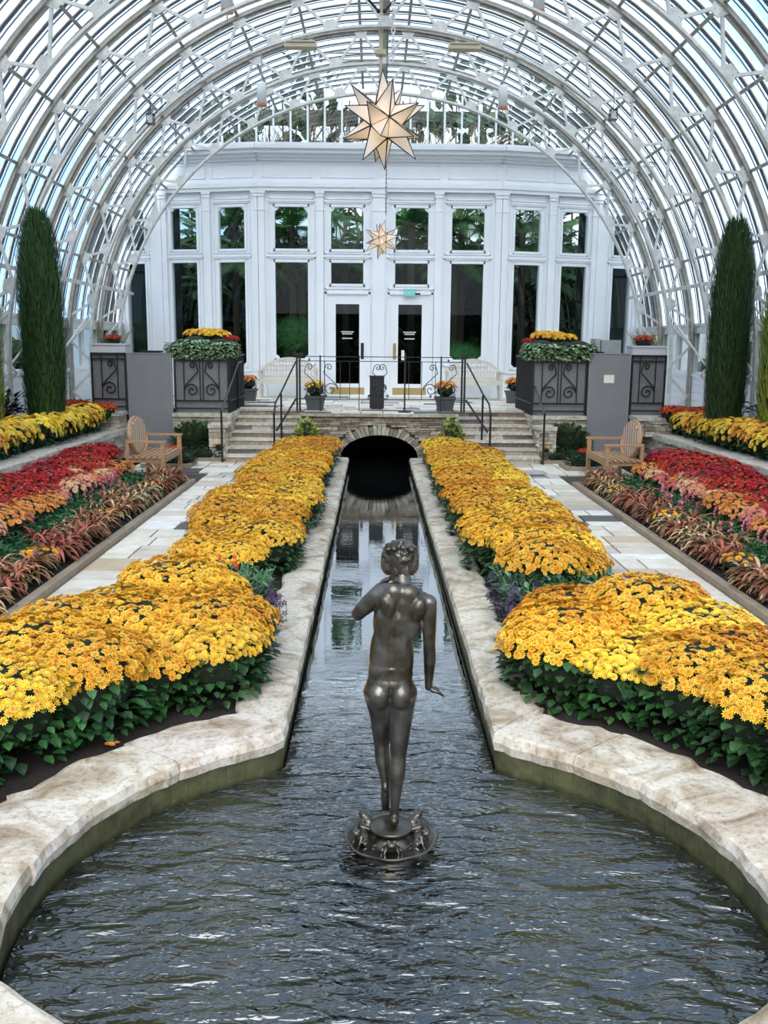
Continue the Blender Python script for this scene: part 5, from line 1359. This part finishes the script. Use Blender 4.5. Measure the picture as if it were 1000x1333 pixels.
cypress('cypress', 'dark green columnar cypress on the left', -4.97, 14.2, .45, 3.35, .34, DG, 1)
cypress('cypress', 'dark green columnar cypress on the right', 5.40, 14.35, .45, 3.34, .325, DG, 2)
cypress('golden_cypress', 'yellow-green columnar conifer cut by the left edge of the picture', -5.47, 12.95, .45, 2.9, .36, GG, 3)
cypress('golden_cypress', 'yellow-green columnar conifer cut by the right edge of the picture', 5.70, 12.95, .45, 2.9, .38, GG, 4)

# planting on the planters
kale = [mum('green_foliage_plant', 'plant', .30, .34, 1, .001, [(.3, .4, .2)], None, 501 + i, nleaf=700, ls=.075, leafcols=((.27, .40, .22), (.34, .48, .27), (.18, .28, .16), (.42, .54, .28))) for i in range(1)]
ymum = mum('planter_chrysanthemum', 'flower', .27, .26, 170, .034, [(.92, .52, .03), (.94, .60, .05), (.88, .4, .04)], None, 511, nleaf=40)
rmum = mum('planter_chrysanthemum', 'flower', .20, .25, 120, .032, [(.35, .012, .03), (.45, .02, .03)], None, 512, nleaf=40)
pmum = mum('purple_aster', 'flower', .19, .24, 130, .026, [(.20, .02, .24), (.30, .05, .33)], [(.5, .35, .05)] * 2, 513, nleaf=60)
random.seed(21)
for sx, lab in ((-1, 'left'), (1, 'right')):
    xs = (lambda q: -3.06 + q) if sx < 0 else (lambda q: 3.28 - q)
    for i, q in enumerate((-.36, -.14, .10, .30)): put(kale, xs(q), 16.86, 1.72, 'grey-green foliage plant along the front of the large %s planter' % lab, 'foliage plants in the large %s planter' % lab, (1.0))
    for i, q in enumerate((-.12, .12)): put([ymum], xs(q), 17.25 + .1 * i, 1.93, 'golden chrysanthemum crowning the large %s planter' % lab, 'golden chrysanthemums in the large %s planter' % lab, 1.05)
    put([ymum], xs(.0), 17.6, 1.95, 'golden chrysanthemum crowning the large %s planter' % lab, 'golden chrysanthemums in the large %s planter' % lab, 1.0)
    put([rmum], xs(.40), 17.35, 1.90, 'dark red chrysanthemum at the inner corner of the large %s planter' % lab, None, .95)
    put([pmum], xs(.46), 16.95, 1.72, 'purple aster spilling over the inner corner of the large %s planter' % lab, None, .9)
    # white tray with red flowers on the narrow planter
    xc = -4.68 if sx < 0 else 4.86; zt = 1.80 if sx < 0 else 1.84
    b = MB(); b.box(xc - .30, xc + .29, 16.64, 17.0, zt, zt + .15); b.box(xc - .32, xc + .31, 16.62, 17.02, zt + .13, zt + .16)
    for q in (.20, .25): b.ell((xc + q, 16.635, zt + .04), (.008, .008, .008), 6, 4, col=(.1, .1, .1))
    tag(b.build('planter_tray', M['tray']), 'pale grey trough with red flowers on the narrow %s planter' % lab, 'trough')
    put(redo, xc + sx * -.05 - .02, 16.82, zt + .10, 'scarlet chrysanthemum in the pale trough on the %s' % lab, None, .55)
    random.seed(31 + sx); g_ = MB()
    for k in range(60):
        a = U(0, 6.28); q = Vector((U(-.22, .22), 0, 0)); d = Vector((cos(a) * .35, sin(a) * .3, 1)).normalized(); pts = [q.copy()]; ln = U(.22, .42)
        for j in range(4): pts.append(pts[-1] + d * ln / 4); d = (d + Vector((cos(a) * .12, sin(a) * .1, -.14))).normalized()
        g_.tube(pts, [.005, .005, .004, .003, .001], 3, col=random.choice([(.14, .20, .05), (.20, .22, .08), (.28, .16, .08), (.10, .14, .06)]))
    q = g_.build('ornamental_grass', M['leaf']); q.location = (xc, 16.84, zt + .12); tag(q, 'wispy ornamental grass in the pale trough on the %s' % lab, 'grass')
b = MB(); b.box(4.02, 4.12, 17.2, 17.6, 1.78, 2.12); b.box(4.14, 4.5, 17.2, 17.55, 1.78, 2.10); b.box(4.14, 4.5, 17.18, 17.2, 1.86, 1.88); b.box(4.0, 4.52, 17.18, 17.62, TZ, 1.78)
tag(b.build('metal_cabinet', M['metal']), 'grey metal equipment box standing behind the right grey board', 'cabinet')

# shrubs beside the stairs
SH = [(.05, .12, .04), (.08, .17, .06), (.035, .08, .035), (.12, .16, .05)]
leafmass('shrub', 'leafy dark green shrub in front of the stone wall left of the stairs', -3.12, 16.18, .0, .42, .22, .62, 900, .075, SH, 61)
leafmass('shrub', 'leafy dark green shrub in front of the stone wall right of the stairs', 3.36, 16.18, .0, .42, .22, .62, 900, .075, SH, 62)
leafmass('low_hedge_plant', 'dark low plant at the foot of the shrub left of the stairs', -3.12, 15.95, .0, .5, .12, .2, 400, .05, [(.03, .08, .03), (.05, .11, .05)], 63)
leafmass('low_hedge_plant', 'dark low plant at the foot of the shrub right of the stairs', 3.36, 15.95, .0, .5, .12, .2, 400, .05, [(.03, .08, .03), (.05, .11, .05)], 64)
leafmass('ground_plant', 'clipped dark plant in the small edged bed behind the left bench', -3.25, 15.15, .02, .36, .2, .16, 400, .05, [(.02, .06, .02), (.04, .1, .04)], 65)
leafmass('ground_plant', 'clipped dark plant in the small edged bed behind the right bench', 3.5, 15.15, .02, .36, .2, .16, 400, .05, [(.02, .06, .02), (.04, .1, .04)], 66)
leafmass('foliage_plant', 'yellow-green plant at the end of the left poolside bed by the arch', -1.18, 16.2, -.03, .22, .16, .72, 300, .08, [(.30, .36, .09), (.20, .28, .09), (.45, .44, .12)], 67)
leafmass('foliage_plant', 'yellow-green plant at the end of the right poolside bed by the arch', 1.36, 16.2, -.03, .22, .16, .72, 300, .08, [(.30, .36, .09), (.20, .28, .09), (.45, .44, .12)], 68)
for sx, lab in ((-1, 'left'), (1, 'right')):
    xo, xi = (-3.6, -2.58) if sx < 0 else (3.84, 2.88)
    b = MB(); b.box(min(xo, xi), max(xo, xi), 15.78, 15.86, -.02, .05, j=.003); b.box(min(xo, xi), max(xo, xi), 15.86, 16.45, -.1, .02)
    tag(b.build('bed_edging', M['kerb']), 'pale edging board of the shrub bed beside the %s steps' % lab, 'edging')
    xo, xi = (-3.75, -2.95) if sx < 0 else (4.0, 3.1)
    b = MB(); b.box(min(xo, xi), max(xo, xi), 14.85, 14.92, 0, .06); b.box(min(xi, xi + sx * .06), max(xi, xi + sx * .06), 14.92, 15.4, 0, .06); b.box(min(xo, xi), max(xo, xi), 15.4, 15.46, 0, .06)
    tag(b.build('bed_edging', M['kerb']), 'low edging round the small bed behind the %s bench' % lab, 'edging')
    b = MB(); put(redo, -3.35 if sx < 0 else 3.55, 15.55, .12, 'small red chrysanthemum behind the armrest of the %s bench' % lab, None, .42)
    put([mari], -2.66 if sx < 0 else 2.96, 16.02, .12, 'small orange flower cluster beside the %s stair post' % lab, None, 1.0)

# pots on the terrace
potY = [mum('potted_chrysanthemum_top', 'flower', .20, .30, 70, .034, [(.92, .50, .04), (.90, .36, .04), (.94, .62, .08)], None, 601, nleaf=170, ls=.05, low=.15), mum('potted_chrysanthemum_top', 'flower', .20, .30, 70, .034, [(.60, .04, .02), (.92, .50, .04), (.85, .25, .03)], None, 602, nleaf=170, ls=.05, low=.15)]
def pot(x, y, label, k, s=1.0):
    p = thing('flower_pot', label, 'plant pot', (x, y, TZ)); b = MB()
    for z0, z1, r0, r1 in ((0, .03, .15, .15), (.03, .22, .14, .175), (.22, .26, .19, .19)):
        vs = [(sx_ * r0, sy_ * r0, z0) for sx_, sy_ in ((-1, -1), (1, -1), (1, 1), (-1, 1))] + [(sx_ * r1, sy_ * r1, z1) for sx_, sy_ in ((-1, -1), (1, -1), (1, 1), (-1, 1))]
        b.add(vs, [(3, 2, 1, 0), (4, 5, 6, 7), (0, 1, 5, 4), (1, 2, 6, 5), (2, 3, 7, 6), (3, 0, 4, 7)])
    b.build('pot', M['pot'], p)
    q = dup(potY[k], 'bushy chrysanthemum growing in the ' + label, None, loc=(x, y, TZ + .22), rz=k * 1.3, sc=(.95 * s, .95 * s, 1.05))
    q['category'] = 'flower'
pot(-1.09, 17.25, 'grey pot at the terrace edge left of the railing gate', 0); pot(1.31, 17.35, 'grey pot at the terrace edge right of the railing gate', 1)
pot(-2.68, 19.9, 'grey pot by the left white bench', 1); pot(2.98, 19.9, 'grey pot by the right white bench', 1)

# white terrace benches
def white_bench(x0, x1, y, label):
    root = thing('garden_bench', label, 'bench', (x0, y, TZ)); w_ = x1 - x0
    def P(nm, fn): b = MB(); fn(b); b.build(nm, M['palewood'], root)
    for x in (.02, w_ - .02): P('leg', lambda b: b.box(x - .025, x + .025, -.02, .03, 0, .60)); P('leg', lambda b: b.box(x - .025, x + .025, .45, .5, 0, .62))
    P('seat', lambda b: [b.box(0, w_, .0 + k * .09, .075 + k * .09, .40, .425) for k in range(5)] + [b.box(0, w_, -.01, .01, .33, .40)])
    for x in (.02, w_ - .02): P('armrest', lambda b: b.box(x - .035, x + .035, -.04, .5, .60, .63))
    def back(b):
        n = 12; pts = [(w_ * i / n, .5, .62 + .26 * sin(pi * i / n) ** .8) for i in range(n + 1)]
        for i in range(n): b.bar(pts[i], pts[i + 1], .03, .06)
        b.box(0, w_, .485, .515, .44, .49); b.box(0, w_, .485, .515, .60, .63)
    P('back_frame', back)
    n = int(w_ / .07)
    for i in range(1, n):
        x = w_ * i / n; P('back_slat', lambda b: b.box(x - .014, x + .014, .49, .505, .46, .62 + .25 * sin(pi * i / n) ** .8))
white_bench(-2.58, -1.30, 20.9, 'pale wooden bench with an arched slatted back, left of the doors'); white_bench(1.62, 2.86, 20.9, 'pale wooden bench with an arched slatted back, right of the doors')

# oval-backed teak benches at the ends of the beds
def oval_bench(sx, label):
    X = -3.03 if sx < 0 else 3.36; root = thing('oval_backed_bench', label, 'bench', (X, 13.25, 0)); Ln = 1.25; D = .50
    def P(nm, fn, m='wood'): b = MB(); fn(b); b.build(nm, M[m], root)
    bx_ = sx * D
    for y in (.05, Ln - .05):
        P('leg', lambda b: b.box(-.03, .03, y - .03, y + .03, 0, .56)); P('leg', lambda b: b.box(bx_ - .025, bx_ + .025, y - .025, y + .025, 0, .60))
        P('armrest', lambda b: b.box(min(-sx * .05, bx_), max(-sx * .05, bx_), y - .04, y + .04, .56, .59))
        P('side_rail', lambda b: b.box(min(0, bx_), max(0, bx_), y - .015, y + .015, .28, .34))
    P('seat', lambda b: [b.box(min(sx * .085 * k, sx * (.085 * k + .065)), max(sx * .085 * k, sx * (.085 * k + .065)), 0, Ln, .34, .365) for k in range(6)])
    P('front_rail', lambda b: b.box(-.015, .015, 0, Ln, .27, .34))
    cy, cz, ay, az = Ln * .52, .60, .46, .27
    def ov(b): b.tube([(bx_ + sx * .05 * sin(t_) , cy + ay * cos(t_), cz + az * sin(t_)) for t_ in [2 * pi * k / 32 for k in range(33)]], .032, 8, cap=False)
    P('oval_back_frame', ov)
    for k in range(15):
        y = cy - ay + 2 * ay * (k + .5) / 15; h = az * math.sqrt(max(0, 1 - ((y - cy) / ay) ** 2)); P('back_slat', lambda b: b.box(bx_ - .010, bx_ + .010, y - .026, y + .026, cz - h, cz + h), 'palewood' if k % 2 else 'wood')
oval_bench(-1, 'teak bench with an oval slatted back at the end of the left path')
oval_bench(1, 'teak bench with an oval slatted back at the end of the right path')
# fallen flower on the coping
random.seed(3); b = MB()
for k in range(3): blossom(b, Vector((k * .02, U(-.01, .01), .01)), Vector((U(-.4, .4), U(-.4, .4), 1)).normalized(), .018, (.85, .35, .04), None)
q = b.build('fallen_blossom', M['petal']); q.location = (-1.30, 4.32, .01); tag(q, 'fallen orange blossom lying on the left coping', 'flower')

# drop prototypes that were never placed
for o_ in list(bpy.data.objects):
    if o_.parent is None and o_.get('label') == 'x':
        for c in list(o_.children): bpy.data.objects.remove(c)
        bpy.data.objects.remove(o_)
for o_ in bpy.data.objects:
    if '_used' in o_: del o_['_used']
